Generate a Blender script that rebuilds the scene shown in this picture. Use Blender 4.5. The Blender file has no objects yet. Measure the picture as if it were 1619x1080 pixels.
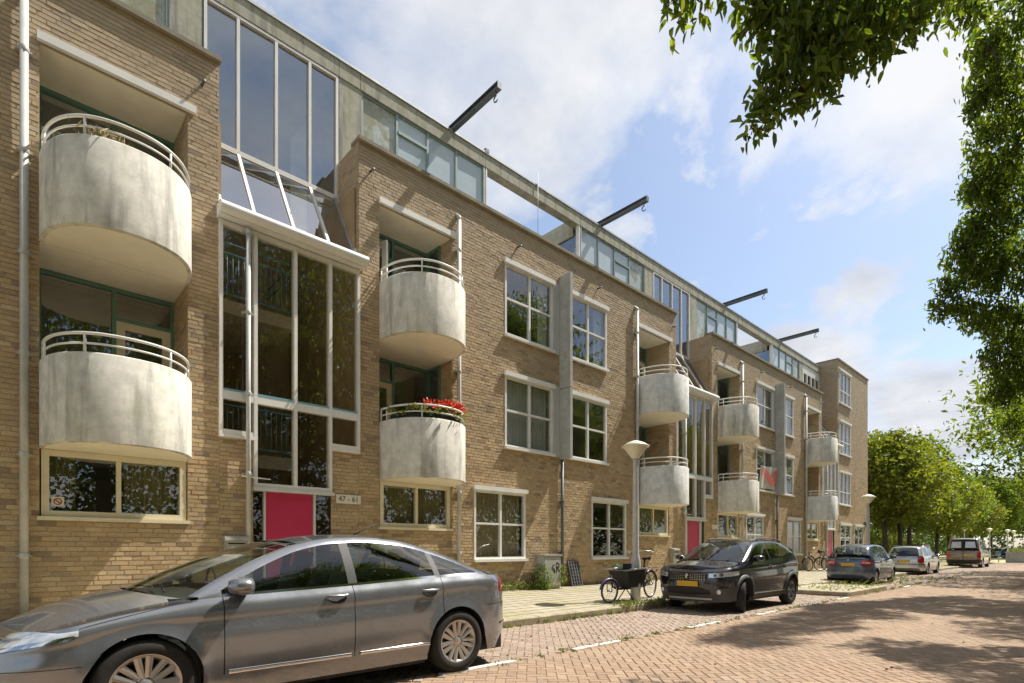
import bpy, math, random
import numpy as np
from mathutils import Vector, Matrix
random.seed(7); rng = np.random.default_rng(11)
S = bpy.context.scene; COL = S.collection
PI = math.pi
# ------------------------------------------------------------------ camera, sky, sun, exposure
EYE = 1.32
AXIS = math.radians(47.0777)              # angle between the view axis and the street axis (+X)
cam = bpy.data.cameras.new('camera'); co = bpy.data.objects.new('camera', cam); COL.objects.link(co)
cam.sensor_width = 36; cam.lens = 36*870/1619; cam.shift_y = 328/1619
cam.clip_start = 0.05; cam.clip_end = 3000
co.location = (0, 0, EYE); co.rotation_euler = (PI/2, 0, AXIS-PI/2)
S.camera = co
SUN = Vector((1.0, -0.25, 1.55)).normalized()
EL = math.asin(SUN.z); AZ = math.atan2(SUN.x, SUN.y)
w = bpy.data.worlds.new('World'); S.world = w; w.use_nodes = True
nt = w.node_tree; nt.nodes.clear()
def nd(nt, t, **kw):
    n = nt.nodes.new(t)
    for k, v in kw.items():
        if k in n.inputs.keys(): n.inputs[k].default_value = v
        else: setattr(n, k, v)
    return n
def mth(nt, op, a, b=None, c=None):
    n = nt.nodes.new('ShaderNodeMath'); n.operation = op
    for i, v in enumerate((a, b, c)):
        if v is None: continue
        if isinstance(v, (int, float)): n.inputs[i].default_value = v
        else: nt.links.new(v, n.inputs[i])
    return n.outputs[0]
def ramp(nt, fac, stops, interp='LINEAR'):
    n = nt.nodes.new('ShaderNodeValToRGB'); n.color_ramp.interpolation = interp
    e = n.color_ramp.elements
    while len(e) < len(stops): e.new(0.5)
    for i, (p, c) in enumerate(stops):
        e[i].position = p; e[i].color = (c, c, c, 1) if isinstance(c, (int, float)) else (*c, 1)
    nt.links.new(fac, n.inputs[0]); return n.outputs[0]
def mixc(nt, fac, a, b, mode='MIX'):
    n = nt.nodes.new('ShaderNodeMix'); n.data_type = 'RGBA'; n.blend_type = mode
    for s, v in ((n.inputs['Factor'], fac), (n.inputs['A'], a), (n.inputs['B'], b)):
        pass
    ins = [n.inputs[0], n.inputs[6], n.inputs[7]]
    for s, v in zip(ins, (fac, a, b)):
        if isinstance(v, (int, float)): s.default_value = v if s.type == 'VALUE' else (v, v, v, 1)
        elif isinstance(v, tuple): s.default_value = (*v[:3], 1)
        else: nt.links.new(v, s)
    return n.outputs[2]
sky = nd(nt, 'ShaderNodeTexSky', sky_type='NISHITA', sun_disc=False, sun_elevation=EL, sun_rotation=AZ,
         air_density=1.0, dust_density=1.2, ozone_density=1.5)
tc = nt.nodes.new('ShaderNodeTexCoord'); sp = nt.nodes.new('ShaderNodeSeparateXYZ')
nt.links.new(tc.outputs['Generated'], sp.inputs[0])
zz = mth(nt, 'ADD', mth(nt, 'MAXIMUM', sp.outputs[2], 0.0), 0.22)
cb = nt.nodes.new('ShaderNodeCombineXYZ')
nt.links.new(mth(nt, 'DIVIDE', sp.outputs[0], zz), cb.inputs[0])
nt.links.new(mth(nt, 'DIVIDE', sp.outputs[1], zz), cb.inputs[1])
CLOUD_SEED = 3.24
cb.inputs[2].default_value = CLOUD_SEED
n1 = nd(nt, 'ShaderNodeTexNoise', Scale=1.15, Detail=9.0, Roughness=0.55, Distortion=0.25)
n2 = nd(nt, 'ShaderNodeTexNoise', Scale=2.6, Detail=6.0, Roughness=0.6)
nt.links.new(cb.outputs[0], n1.inputs['Vector']); nt.links.new(cb.outputs[0], n2.inputs['Vector'])
mask = ramp(nt, n1.outputs[0], [(0.455, 0.0), (0.50, 0.6), (0.56, 1.0)])
ccol = ramp(nt, n2.outputs[0], [(0.34, (4.2, 4.4, 4.9)), (0.64, (6.2, 6.3, 6.5))])
n3 = nd(nt, 'ShaderNodeTexNoise', Scale=3.1, Detail=8.0, Roughness=0.58, Distortion=0.2); nt.links.new(cb.outputs[0], n3.inputs['Vector'])
mask = mth(nt, 'MAXIMUM', mask, ramp(nt, n3.outputs[0], [(0.535, 0.0), (0.585, 0.55), (0.66, 0.95)]))
lift = mixc(nt, 1.0, sky.outputs[0], (0.55, 0.64, 0.7), 'ADD')
skyc = mixc(nt, mth(nt, 'MULTIPLY', mask, ramp(nt, sp.outputs[2], [(0.0, 0.0), (0.05, 1.0)])), lift, ccol)
bg = nd(nt, 'ShaderNodeBackground', Strength=0.1)
nt.links.new(skyc, bg.inputs[0])
wo = nt.nodes.new('ShaderNodeOutputWorld'); nt.links.new(bg.outputs[0], wo.inputs[0])
sl = bpy.data.lights.new('sun', 'SUN'); so = bpy.data.objects.new('sun', sl); COL.objects.link(so)
sl.energy = 5.0; sl.angle = math.radians(0.5); sl.color = (1.0, 0.94, 0.84)
so.rotation_euler = SUN.to_track_quat('Z', 'Y').to_euler(); so.location = (10, -20, 40)
vs = S.view_settings; vs.view_transform = 'Standard'; vs.look = 'None'; vs.exposure = 0.6; vs.gamma = 1; vs.use_curve_mapping = False
S.cycles.max_bounces = 8; S.cycles.transparent_max_bounces = 24; S.cycles.glossy_bounces = 4
S.cycles.sample_clamp_indirect = 6.0; S.cycles.use_denoising = True
S.cycles.caustics_reflective = False; S.cycles.caustics_refractive = False
# ------------------------------------------------------------------ objects, names, labels
def tag(o, label=None, cat=None, group=None, kind=None):
    for k, v in (('label', label), ('category', cat), ('group', group), ('kind', kind)):
        if v: o[k] = v
    return o
def thing(name, label, cat, loc=(0, 0, 0), rz=0, group=None):
    o = bpy.data.objects.new(name, None); COL.objects.link(o); o.empty_display_size = 0.2
    o.location = loc; o.rotation_euler = (0, 0, rz)
    o['label'] = label; o['category'] = cat
    if group: o['group'] = group
    return o
def put(name, me, parent=None, world=False, loc=None, rot=None):
    o = bpy.data.objects.new(name, me); COL.objects.link(o)
    if parent is not None:
        o.parent = parent
        if world:                               # built in world coordinates under a placed parent
            root = parent
            while root.parent: root = root.parent
            if parent is root: o.matrix_parent_inverse = Matrix.Translation(-Vector(root.location))
    if loc is not None: o.location = loc
    if rot is not None: o.rotation_euler = rot
    return o
def copy_tree(o, parent=None):
    c = o.copy(); COL.objects.link(c)
    if parent is not None:
        c.parent = parent; c.matrix_parent_inverse = o.matrix_parent_inverse.copy()
    for ch in list(o.children): copy_tree(ch, c)
    return c
class MB:
    """collects shapes that become one mesh object"""
    def __init__(s): s.v = []; s.f = []; s.m = []; s.sm = []
    def add(s, vs, fs, m=0, smooth=False):
        b = len(s.v); s.v.extend([tuple(map(float, p)) for p in vs])
        for f in fs: s.f.append(tuple(b+i for i in f)); s.m.append(m); s.sm.append(smooth)
    def box(s, x0, x1, y0, y1, z0, z1, m=0):
        if x0 > x1: x0, x1 = x1, x0
        if y0 > y1: y0, y1 = y1, y0
        s.add([(x0,y0,z0),(x1,y0,z0),(x1,y1,z0),(x0,y1,z0),(x0,y0,z1),(x1,y0,z1),(x1,y1,z1),(x0,y1,z1)],
              [(0,3,2,1),(4,5,6,7),(0,1,5,4),(1,2,6,5),(2,3,7,6),(3,0,4,7)], m)
    def bar(s, p, q, wd, ht, up=(0,0,1), m=0):
        p = Vector(p); q = Vector(q); d = (q-p).normalized(); u = Vector(up)
        a = d.cross(u)
        if a.length < 1e-5: a = d.cross(Vector((0,1,0)))
        a.normalize(); b = a.cross(d).normalized()
        a = a*wd/2; b = b*ht/2
        s.add([p-a-b,p+a-b,p+a+b,p-a+b,q-a-b,q+a-b,q+a+b,q-a+b],
              [(0,3,2,1),(4,5,6,7),(0,1,5,4),(1,2,6,5),(2,3,7,6),(3,0,4,7)], m)
    def tube(s, path, r, n=8, m=0, closed=False, cap=True, smooth=True):
        P = [Vector(p) for p in path]; R = r if hasattr(r, '__len__') else [r]*len(P)
        rings = []; prev = None
        for i, p in enumerate(P):
            if closed: d = P[(i+1) % len(P)]-P[i-1]
            else: d = P[min(i+1, len(P)-1)]-P[max(i-1, 0)]
            d.normalize()
            if prev is None:
                a = d.cross(Vector((0,0,1)))
                if a.length < 1e-3: a = d.cross(Vector((0,1,0)))
            else: a = prev-d*prev.dot(d)
            a.normalize(); prev = a; b = d.cross(a)
            rings.append([p+(a*math.cos(2*PI*k/n)+b*math.sin(2*PI*k/n))*R[i] for k in range(n)])
        vs = [v for rg in rings for v in rg]; fs = []; L = len(rings)
        for i in range(L if closed else L-1):
            for k in range(n):
                j = (i+1) % L
                fs.append((i*n+k, i*n+(k+1) % n, j*n+(k+1) % n, j*n+k))
        if cap and not closed:
            fs.append(tuple(reversed(range(n)))); fs.append(tuple((L-1)*n+k for k in range(n)))
        s.add(vs, fs, m, smooth)
    def lathe(s, prof, n=24, m=0, c=(0,0,0), axis='z', smooth=True, cap=False):
        vs = []; fs = []
        for r, h in prof:
            for k in range(n):
                a = 2*PI*k/n; u, v = r*math.cos(a), r*math.sin(a)
                p = {'z': (u, v, h), 'y': (u, h, -v), 'x': (h, u, v)}[axis]
                vs.append((c[0]+p[0], c[1]+p[1], c[2]+p[2]))
        for i in range(len(prof)-1):
            for k in range(n):
                fs.append((i*n+k, i*n+(k+1) % n, (i+1)*n+(k+1) % n, (i+1)*n+k))
        if cap:
            fs.append(tuple(reversed(range(n)))); fs.append(tuple((len(prof)-1)*n+k for k in range(n)))
        s.add(vs, fs, m, smooth)
    def grid(s, P, m=0, smooth=True, flip=False, keep=None):
        nu, nv = len(P), len(P[0]); fs = []
        for i in range(nu-1):
            for j in range(nv-1):
                if keep is not None and not keep(i, j): continue
                f = (i*nv+j, (i+1)*nv+j, (i+1)*nv+j+1, i*nv+j+1)
                fs.append(f[::-1] if flip else f)
        s.add([p for r in P for p in r], fs, m, smooth)
    def mesh(s, name, mats, weld=False):
        me = bpy.data.meshes.new(name)
        V = np.array(s.v, dtype=np.float32).reshape(-1, 3)
        if weld:                                    # join coincident corners so that smooth shading runs across faces
            _, first, inv = np.unique(np.round(V/2e-4).astype(np.int64), axis=0, return_index=True, return_inverse=True)
            inv = inv.ravel(); V = V[first]; F = []; keep = []
            for k, f in enumerate(s.f):
                g = []
                for i in f:
                    v = int(inv[i])
                    if not g or g[-1] != v: g.append(v)
                if len(g) > 1 and g[0] == g[-1]: g.pop()
                if len(g) > 2 and len(set(g)) == len(g): F.append(tuple(g)); keep.append(k)
            s.f = F; s.m = [s.m[k] for k in keep]; s.sm = [s.sm[k] for k in keep]
        me.from_pydata(V.tolist(), [], s.f)
        mats = mats if isinstance(mats, (list, tuple)) else [mats]
        for mt in mats: me.materials.append(mt)
        me.polygons.foreach_set('material_index', np.array(s.m, dtype=np.int32))
        me.polygons.foreach_set('use_smooth', np.array(s.sm, dtype=bool))
        me.update(); return me
    def build(s, name, mats, parent=None, world=False, weld=False, **kw):
        return put(name, s.mesh(name, mats, weld), parent, world, **kw)
def np_mesh(name, V, F, mat, smooth=False, mi=None):
    """fast mesh: V (n,3), F (m,k)"""
    me = bpy.data.meshes.new(name); n, k = F.shape
    me.vertices.add(len(V)); me.vertices.foreach_set('co', np.ascontiguousarray(V, dtype=np.float32).ravel())
    me.loops.add(n*k); me.loops.foreach_set('vertex_index', np.ascontiguousarray(F, dtype=np.int32).ravel())
    me.polygons.add(n); me.polygons.foreach_set('loop_start', np.arange(0, n*k, k, dtype=np.int32))
    me.polygons.foreach_set('loop_total', np.full(n, k, dtype=np.int32))
    for mt in (mat if isinstance(mat, (list, tuple)) else [mat]): me.materials.append(mt)
    if mi is not None: me.polygons.foreach_set('material_index', np.asarray(mi, dtype=np.int32))
    me.polygons.foreach_set('use_smooth', np.full(n, smooth, dtype=bool))
    me.update(calc_edges=True); return me
def pchip(knots):
    X = np.array([k[0] for k in knots], float); Y = np.array([k[1] for k in knots], float)
    h = np.diff(X); d = np.diff(Y)/h; m = np.zeros(len(X)); m[0] = d[0]; m[-1] = d[-1]
    for i in range(1, len(X)-1):
        if d[i-1]*d[i] > 0:
            w1 = 2*h[i]+h[i-1]; w2 = h[i]+2*h[i-1]; m[i] = (w1+w2)/(w1/d[i-1]+w2/d[i])
    def f(x):
        x = np.clip(np.asarray(x, float), X[0], X[-1]); i = np.clip(np.searchsorted(X, x)-1, 0, len(X)-2)
        t = (x-X[i])/h[i]
        return ((2*t**3-3*t**2+1)*Y[i]+(t**3-2*t**2+t)*h[i]*m[i]+(-2*t**3+3*t**2)*Y[i+1]+(t**3-t**2)*h[i]*m[i+1])
    return f
CS, SN = math.cos(AXIS), math.sin(AXIS)
def proj(x, y, z):                              # pixel of the 1619-wide photograph, to rank pieces by how large they show
    d = CS*x+SN*y
    if d < 0.3: return None
    return 809.5+870*(SN*x-CS*y)/d, 868-870*(z-EYE)/d, d
# ------------------------------------------------------------------ materials
def new_mat(name):
    m = bpy.data.materials.new(name); m.use_nodes = True; nt = m.node_tree; nt.nodes.clear()
    out = nt.nodes.new('ShaderNodeOutputMaterial'); b = nt.nodes.new('ShaderNodeBsdfPrincipled')
    nt.links.new(b.outputs[0], out.inputs[0]); return m, nt, b, out
def objco(nt, sc=(1, 1, 1)):
    t = nt.nodes.new('ShaderNodeTexCoord'); mp = nt.nodes.new('ShaderNodeMapping'); mp.inputs['Scale'].default_value = sc
    nt.links.new(t.outputs['Object'], mp.inputs[0]); return mp.outputs[0]
def noise(nt, co, scale, detail=4, rough=0.55):
    n = nd(nt, 'ShaderNodeTexNoise', Scale=scale, Detail=detail, Roughness=rough); nt.links.new(co, n.inputs['Vector']); return n.outputs[0]
def bump(nt, b, h, strength=0.3, dist=0.01):
    n = nd(nt, 'ShaderNodeBump', Strength=strength, Distance=dist); nt.links.new(h, n.inputs['Height']); nt.links.new(n.outputs[0], b.inputs['Normal'])
def simple(name, col, rough=0.6, metal=0.0, var=0.12, vs=3.0, bs=0.0, bscale=60, coat=0.0, spec=None, stretch=(1, 1, 1)):
    m, nt, b, out = new_mat(name); c = objco(nt, stretch)
    v = ramp(nt, noise(nt, c, vs), [(0.3, 1-var), (0.7, 1+var)])
    nt.links.new(mixc(nt, 1.0, tuple(col), v, 'MULTIPLY'), b.inputs['Base Color'])
    b.inputs['Roughness'].default_value = rough; b.inputs['Metallic'].default_value = metal
    b.inputs['Coat Weight'].default_value = coat; b.inputs['Coat Roughness'].default_value = 0.04
    if spec is not None: b.inputs['Specular IOR Level'].default_value = spec
    if bs: bump(nt, b, noise(nt, c, bscale, 3), bs)
    return m
def pieces_mat(name, stops, rough=0.85, grain=(40, 0.18), dirt=None, bs=0.35, weather=False):
    """every brick, paver or tile gets a colour of its own"""
    m, nt, b, out = new_mat(name)
    g = nt.nodes.new('ShaderNodeNewGeometry'); oi = nt.nodes.new('ShaderNodeObjectInfo')
    r = mth(nt, 'FRACT', mth(nt, 'ADD', g.outputs['Random Per Island'], oi.outputs['Random']))
    c = ramp(nt, r, stops)
    co = nt.nodes.new('ShaderNodeVectorMath'); co.operation = 'ADD'
    nt.links.new(g.outputs['Position'], co.inputs[0]); pos = co.outputs[0]
    v = ramp(nt, noise(nt, pos, grain[0], 3), [(0.3, 1-grain[1]), (0.7, 1+grain[1])])
    c = mixc(nt, 1.0, c, v, 'MULTIPLY')
    if dirt:
        for sc, col, lo, hi, amt in dirt:
            k = ramp(nt, noise(nt, pos, sc, 5), [(lo, 0.0), (hi, amt)])
            c = mixc(nt, k, c, col)
    if weather:
        sz = nt.nodes.new('ShaderNodeSeparateXYZ'); nt.links.new(pos, sz.inputs[0])
        wob = mth(nt, 'ADD', sz.outputs[2], mth(nt, 'MULTIPLY', noise(nt, pos, 0.5, 5), 3.0))
        c = mixc(nt, ramp(nt, mth(nt, 'DIVIDE', wob, 14.0), [(0.38, 0.0), (0.82, 0.5)]), c, (0.42, 0.36, 0.28))
        foot = mth(nt, 'ADD', sz.outputs[2], mth(nt, 'MULTIPLY', noise(nt, pos, 1.3, 4), 1.2))
        c = mixc(nt, ramp(nt, foot, [(0.75, 0.55), (1.25, 0.0)]), c, (0.17, 0.145, 0.09))
    nt.links.new(c, b.inputs['Base Color']); b.inputs['Roughness'].default_value = rough
    bump(nt, b, noise(nt, pos, 90, 3), bs, 0.006)
    return m
BRICK_ST = [(0.0, (0.42, 0.29, 0.165)), (0.25, (0.52, 0.38, 0.22)), (0.5, (0.45, 0.325, 0.19)), (0.75, (0.57, 0.43, 0.265)), (0.90, (0.36, 0.265, 0.17)), (0.96, (0.27, 0.20, 0.14)), (1.0, (0.50, 0.325, 0.19))]
M_BRICK = pieces_mat('brick', BRICK_ST, dirt=[(0.55, (0.22, 0.175, 0.125), 0.52, 0.78, 0.45), (0.23, (0.46, 0.33, 0.18), 0.5, 0.8, 0.35), (1.7, (0.24, 0.195, 0.15), 0.56, 0.8, 0.35)], weather=True)
M_MORTAR = simple('mortar', (0.50, 0.42, 0.28), 0.95, var=0.2, vs=6, bs=0.3)
M_ROAD = pieces_mat('road_paver', [(0.0, (0.265, 0.175, 0.11)), (0.3, (0.33, 0.22, 0.142)), (0.6, (0.295, 0.195, 0.127)), (0.85, (0.355, 0.25, 0.167)), (1.0, (0.25, 0.175, 0.122))],
                    dirt=[(0.35, (0.33, 0.245, 0.165), 0.42, 0.68, 0.6), (0.9, (0.19, 0.135, 0.095), 0.55, 0.78, 0.5), (3.0, (0.17, 0.12, 0.085), 0.58, 0.78, 0.5)])
M_BAY = pieces_mat('bay_paver', [(0.0, (0.30, 0.215, 0.165)), (0.35, (0.36, 0.28, 0.22)), (0.7, (0.315, 0.235, 0.185)), (1.0, (0.26, 0.195, 0.155))],
                   dirt=[(1.2, (0.33, 0.27, 0.2), 0.45, 0.7, 0.5), (5.0, (0.15, 0.11, 0.08), 0.62, 0.8, 0.5)])
M_TILE = pieces_mat('pavement_tile', [(0.0, (0.36, 0.315, 0.23)), (0.5, (0.41, 0.365, 0.27)), (1.0, (0.33, 0.29, 0.215))], grain=(25, 0.12),
                    dirt=[(0.8, (0.30, 0.285, 0.12), 0.45, 0.7, 0.6), (4.0, (0.36, 0.29, 0.17), 0.5, 0.8, 0.4)])
M_SAND = simple('sand_joint', (0.235, 0.155, 0.095), 0.95, var=0.3, vs=4)
M_SANDP = simple('sand_joint_pavement', (0.24, 0.215, 0.10), 0.95, var=0.35, vs=4)
M_KERB = simple('kerb_concrete', (0.36, 0.31, 0.21), 0.9, var=0.3, vs=5, bs=0.3)
M_SOIL = simple('soil_grass', (0.22, 0.22, 0.075), 0.95, var=0.35, vs=0.8)
M_LINE = simple('road_paint', (0.78, 0.76, 0.70), 0.7, var=0.2, vs=14)
def concrete(name, col, streak=0.5, moss=0.4, sc=1.0):
    m, nt, b, out = new_mat(name)
    t = nt.nodes.new('ShaderNodeNewGeometry'); mp = nt.nodes.new('ShaderNodeMapping'); mp.inputs['Scale'].default_value = (1, 1, 0.13)
    nt.links.new(t.outputs['Position'], mp.inputs[0])
    v = ramp(nt, noise(nt, t.outputs['Position'], 5*sc, 8, 0.7), [(0.3, 0.74), (0.68, 1.12)])
    c = mixc(nt, 1.0, tuple(col), v, 'MULTIPLY')
    k = ramp(nt, noise(nt, mp.outputs[0], 3.4*sc, 5, 0.62), [(0.50, 0.0), (0.66, streak)])
    c = mixc(nt, k, c, (0.21, 0.205, 0.185))
    mp2 = nt.nodes.new('ShaderNodeMapping'); mp2.inputs['Scale'].default_value = (1, 1, 0.2); mp2.inputs['Location'].default_value = (3, 7, 1)
    nt.links.new(t.outputs['Position'], mp2.inputs[0])
    k = ramp(nt, noise(nt, mp2.outputs[0], 2.3*sc, 6, 0.65), [(0.54, 0.0), (0.72, moss)])
    c = mixc(nt, k, c, (0.32, 0.315, 0.15))
    nt.links.new(c, b.inputs['Base Color']); b.inputs['Roughness'].default_value = 0.88
    bump(nt, b, noise(nt, t.outputs['Position'], 45, 4), 0.25, 0.006); return m
M_BALC = concrete('balcony_concrete', (0.70, 0.675, 0.60), 0.65, 0.5)
M_BALC_CLEAN = concrete('balcony_concrete_clean', (0.72, 0.72, 0.69), 0.25, 0.12)
M_FASCIA = concrete('fascia_concrete', (0.46, 0.44, 0.35), 0.8, 0.7, 1.3)
M_SOFFIT = simple('soffit_plaster', (0.84, 0.78, 0.63), 0.85, var=0.06)
M_FIN = concrete('fin_concrete', (0.44, 0.45, 0.43), 0.25, 0.2)
M_COPE = concrete('coping', (0.30, 0.26, 0.19), 0.5, 0.4)
M_WHITE = simple('white_paint', (0.78, 0.77, 0.74), 0.45, var=0.06)
M_CREAM = simple('cream_paint', (0.74, 0.67, 0.50), 0.5, var=0.06)
M_GREEN = simple('green_frame', (0.13, 0.26, 0.205), 0.45, var=0.1)
M_TEAL = simple('grey_green_frame', (0.25, 0.34, 0.34), 0.45, var=0.1)
M_ALU = simple('pale_aluminium', (0.70, 0.70, 0.68), 0.4, 0.2, var=0.08)
M_PIPE = simple('grey_pipe', (0.50, 0.50, 0.48), 0.5, 0.1, var=0.15)
M_LEAD = simple('lead_flashing', (0.42, 0.43, 0.43), 0.5, 0.5, var=0.2)
M_PANEL = simple('grey_panel', (0.50, 0.51, 0.50), 0.5, var=0.06)
M_STEEL = simple('dark_steel', (0.13, 0.14, 0.145), 0.5, 0.5, var=0.2)
M_RED = simple('red_door', (0.52, 0.03, 0.095), 0.4, var=0.06)
M_BLACK = simple('black_matt', (0.012, 0.012, 0.013), 0.6, var=0.1)
M_INT = simple('room_plaster', (0.50, 0.46, 0.38), 0.9, var=0.1)
M_INTD = simple('room_dark', (0.10, 0.09, 0.08), 0.9, var=0.2)
M_STAIRWALL = simple('stair_wall', (0.40, 0.29, 0.17), 0.85, var=0.15)
M_BLUE = simple('blue_rail', (0.16, 0.36, 0.50), 0.45, var=0.1)
def curtain_mat(name, col):
    m, nt, b, out = new_mat(name); b.inputs['Base Color'].default_value = (*col, 1); b.inputs['Roughness'].default_value = 0.9
    tr = nt.nodes.new('ShaderNodeBsdfTranslucent'); tr.inputs[0].default_value = (*col, 1)
    mx = nt.nodes.new('ShaderNodeMixShader'); mx.inputs[0].default_value = 0.35
    nt.links.new(b.outputs[0], mx.inputs[1]); nt.links.new(tr.outputs[0], mx.inputs[2]); nt.links.new(mx.outputs[0], out.inputs[0]); return m
M_CURT = curtain_mat('curtain_beige', (0.52, 0.42, 0.24))
M_CURTG = curtain_mat('curtain_olive', (0.36, 0.33, 0.16))
M_CURTW = curtain_mat('curtain_white', (0.72, 0.74, 0.74))
def glass(name, tint, ior=1.6, gcol=(0.95, 0.97, 1.0), wav=0.02):
    m = bpy.data.materials.new(name); m.use_nodes = True; nt = m.node_tree; nt.nodes.clear()
    out = nt.nodes.new('ShaderNodeOutputMaterial'); tr = nt.nodes.new('ShaderNodeBsdfTransparent'); tr.inputs[0].default_value = (*tint, 1)
    gl = nt.nodes.new('ShaderNodeBsdfGlossy'); gl.inputs[0].default_value = (*gcol, 1); gl.inputs['Roughness'].default_value = 0.0
    ge = nt.nodes.new('ShaderNodeNewGeometry'); fr = nd(nt, 'ShaderNodeFresnel', IOR=ior)
    nt.links.new(mth(nt, 'ADD', mth(nt, 'MULTIPLY', ge.outputs['Backfacing'], 1/ior-ior), ior), fr.inputs['IOR']); mx = nt.nodes.new('ShaderNodeMixShader')
    nt.links.new(fr.outputs[0], mx.inputs[0]); nt.links.new(tr.outputs[0], mx.inputs[1]); nt.links.new(gl.outputs[0], mx.inputs[2]); nt.links.new(mx.outputs[0], out.inputs[0])
    if wav:
        c = objco(nt); b = nd(nt, 'ShaderNodeBump', Strength=wav, Distance=0.02); nt.links.new(noise(nt, c, 1.6, 1), b.inputs['Height'])
        nt.links.new(b.outputs[0], gl.inputs['Normal']); nt.links.new(b.outputs[0], fr.inputs['Normal'])
    return m
M_GLASS = glass('window_glass', (0.85, 0.87, 0.84), 2.25)
M_GLASSD = glass('tinted_glass', (0.84, 0.80, 0.72), 1.9)
M_GLASSS = glass('tall_glazing', (0.62, 0.70, 0.80), 3.4, (0.86, 0.93, 1.0))
M_GLASSR = glass('sloped_glazing', (0.70, 0.74, 0.78), 5.0)
M_CARGLASS = glass('car_glass', (0.58, 0.66, 0.60), 1.75, wav=0)
def stained_glass(name):
    m, nt, b, out = new_mat(name); c = objco(nt)
    k = ramp(nt, noise(nt, c, 2.2, 7, 0.65), [(0.42, (0.50, 0.56, 0.53)), (0.56, (0.32, 0.30, 0.17)), (0.72, (0.42, 0.46, 0.42))])
    nt.links.new(k, b.inputs['Base Color']); b.inputs['Roughness'].default_value = 0.25; return m
M_STAIN = stained_glass('weathered_panel')
M_OPAL = simple('opal_panel', (0.56, 0.65, 0.70), 0.08, var=0.05)
# ------------------------------------------------------------------ bricks, pavers
BL, BH, BJ = 0.222, 0.0745, 0.012              # brick pitch along the wall, course height, joint
def brick_cells(u0, u1, z0, z1, holes):
    cells = []; nz = max(1, int(round((z1-z0)/BH))); ch = (z1-z0)/nz
    for k in range(nz):
        a, b = z0+k*ch, z0+(k+1)*ch; zm = (a+b)/2
        free = [(u0, u1)]
        for (h0, h1, g0, g1) in holes:
            if g0 < zm < g1:
                nf = []
                for (p, q) in free:
                    if h1 <= p or h0 >= q: nf.append((p, q)); continue
                    if h0-p > 0.03: nf.append((p, h0))
                    if q-h1 > 0.03: nf.append((h1, q))
                free = nf
        off = (0.5*BL if k % 2 else 0)+(0.25*BL if k % 4 > 1 else 0)
        for (p, q) in free:
            x = math.floor((p-off)/BL)*BL+off
            while x < q:
                c, d = max(x, p), min(x+BL, q)
                if d-c > 0.035: cells.append((c+BJ/2, d-BJ/2, a+BJ/2, b-BJ/2))
                x += BL
    return cells
def cell_mesh(name, cells, fmap, mat, flip=False, depth=0.024, jit=0.006, tilt=0.0045):
    A = np.array(cells); n = len(A); j = rng.random((n, 4))*tilt+rng.random((n, 1))*jit-jit
    u = np.stack([A[:,0],A[:,1],A[:,1],A[:,0]]*2, 1).reshape(n, 8); v = np.stack([A[:,2],A[:,2],A[:,3],A[:,3]]*2, 1).reshape(n, 8)
    d = np.concatenate([j, np.full((n, 4), depth)], 1)
    V = fmap(u.ravel(), d.ravel(), v.ravel())
    base = np.array([(0,1,2,3),(0,4,5,1),(1,5,6,2),(2,6,7,3),(3,7,4,0)])
    if flip: base = base[:, ::-1]
    F = (np.arange(n)*8)[:, None, None]+base[None]
    return np_mesh(name, V, F.reshape(-1, 4), mat)
def front_map(plane): return lambda u, d, v: np.stack([u, plane+d, v], 1)
def side_map(xc): return lambda u, d, v: np.stack([xc+d, u, v], 1)
def brick_face(parent, cells, fmap, flip, mid, singles=0, rest_name='brickwork', mat=None):
    """the bricks that show largest are objects of their own, the others one mesh"""
    mat = mat or M_BRICK
    if singles:
        sc = []
        for i, (a, b, c, d) in enumerate(cells):
            p = mid((a+b)/2, 0.0, (c+d)/2); q = proj(*p)
            if b-a < BL-BJ-0.003 or q is None or not (8 < q[0] < 1612 and 4 < q[1] < 1076): continue
            if q[1] > 850-0.12*q[0]+120 and q[0] < 790: continue
            sc.append((q[2], i))
        sc.sort(); pick = set(i for _, i in sc[:singles])
    else: pick = set()
    rest = [c for i, c in enumerate(cells) if i not in pick]
    o = put(rest_name, cell_mesh(rest_name, rest, fmap, mat, flip), parent, True); tag(o, kind='stuff')
    if pick:
        hw, hz = (BL-BJ)/2, (BH-BJ)/2
        me = cell_mesh('brick', [(-hw, hw, -hz, hz)], fmap_local(fmap), mat, flip, jit=0.0, tilt=0.004)
        for i in pick:
            a, b, c, d = cells[i]; p = fmap(np.array([(a+b)/2]), np.array([-rng.random()*0.005]), np.array([(c+d)/2]))[0]
            ob = put('brick', me, parent, True, loc=p)
def fmap_local(fmap):
    o = fmap(np.array([0.0]), np.array([0.0]), np.array([0.0]))[0]
    return lambda u, d, v: fmap(u, d, v)-o
def herring(x0, x1, y0, y1, L, ang):
    """2:1 herringbone turned by ang; returns centres, direction flags"""
    W = L/2; ca, sa = math.cos(ang), math.sin(ang); out = []
    R = max(x1-x0, y1-y0)*0.75+1; cx, cy = (x0+x1)/2, (y0+y1)/2; N = int(R/W)+4
    n = np.arange(-N, N+1)
    for y in n:
        ms = np.arange(-N//4-2, N//4+3)*4+y % 4
        for (sx, sy, f) in ((1.0, 0.5, 0), (3.5, 1.0, 1)):
            u = (ms+sx)*W; v = np.full_like(u, (y+sy)*W, dtype=float)
            X = cx+ca*u-sa*v; Y = cy+sa*u+ca*v
            k = (X > x0) & (X < x1) & (Y > y0) & (Y < y1)
            out += [(a, b, f) for a, b in zip(X[k], Y[k])]
    return out
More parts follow.
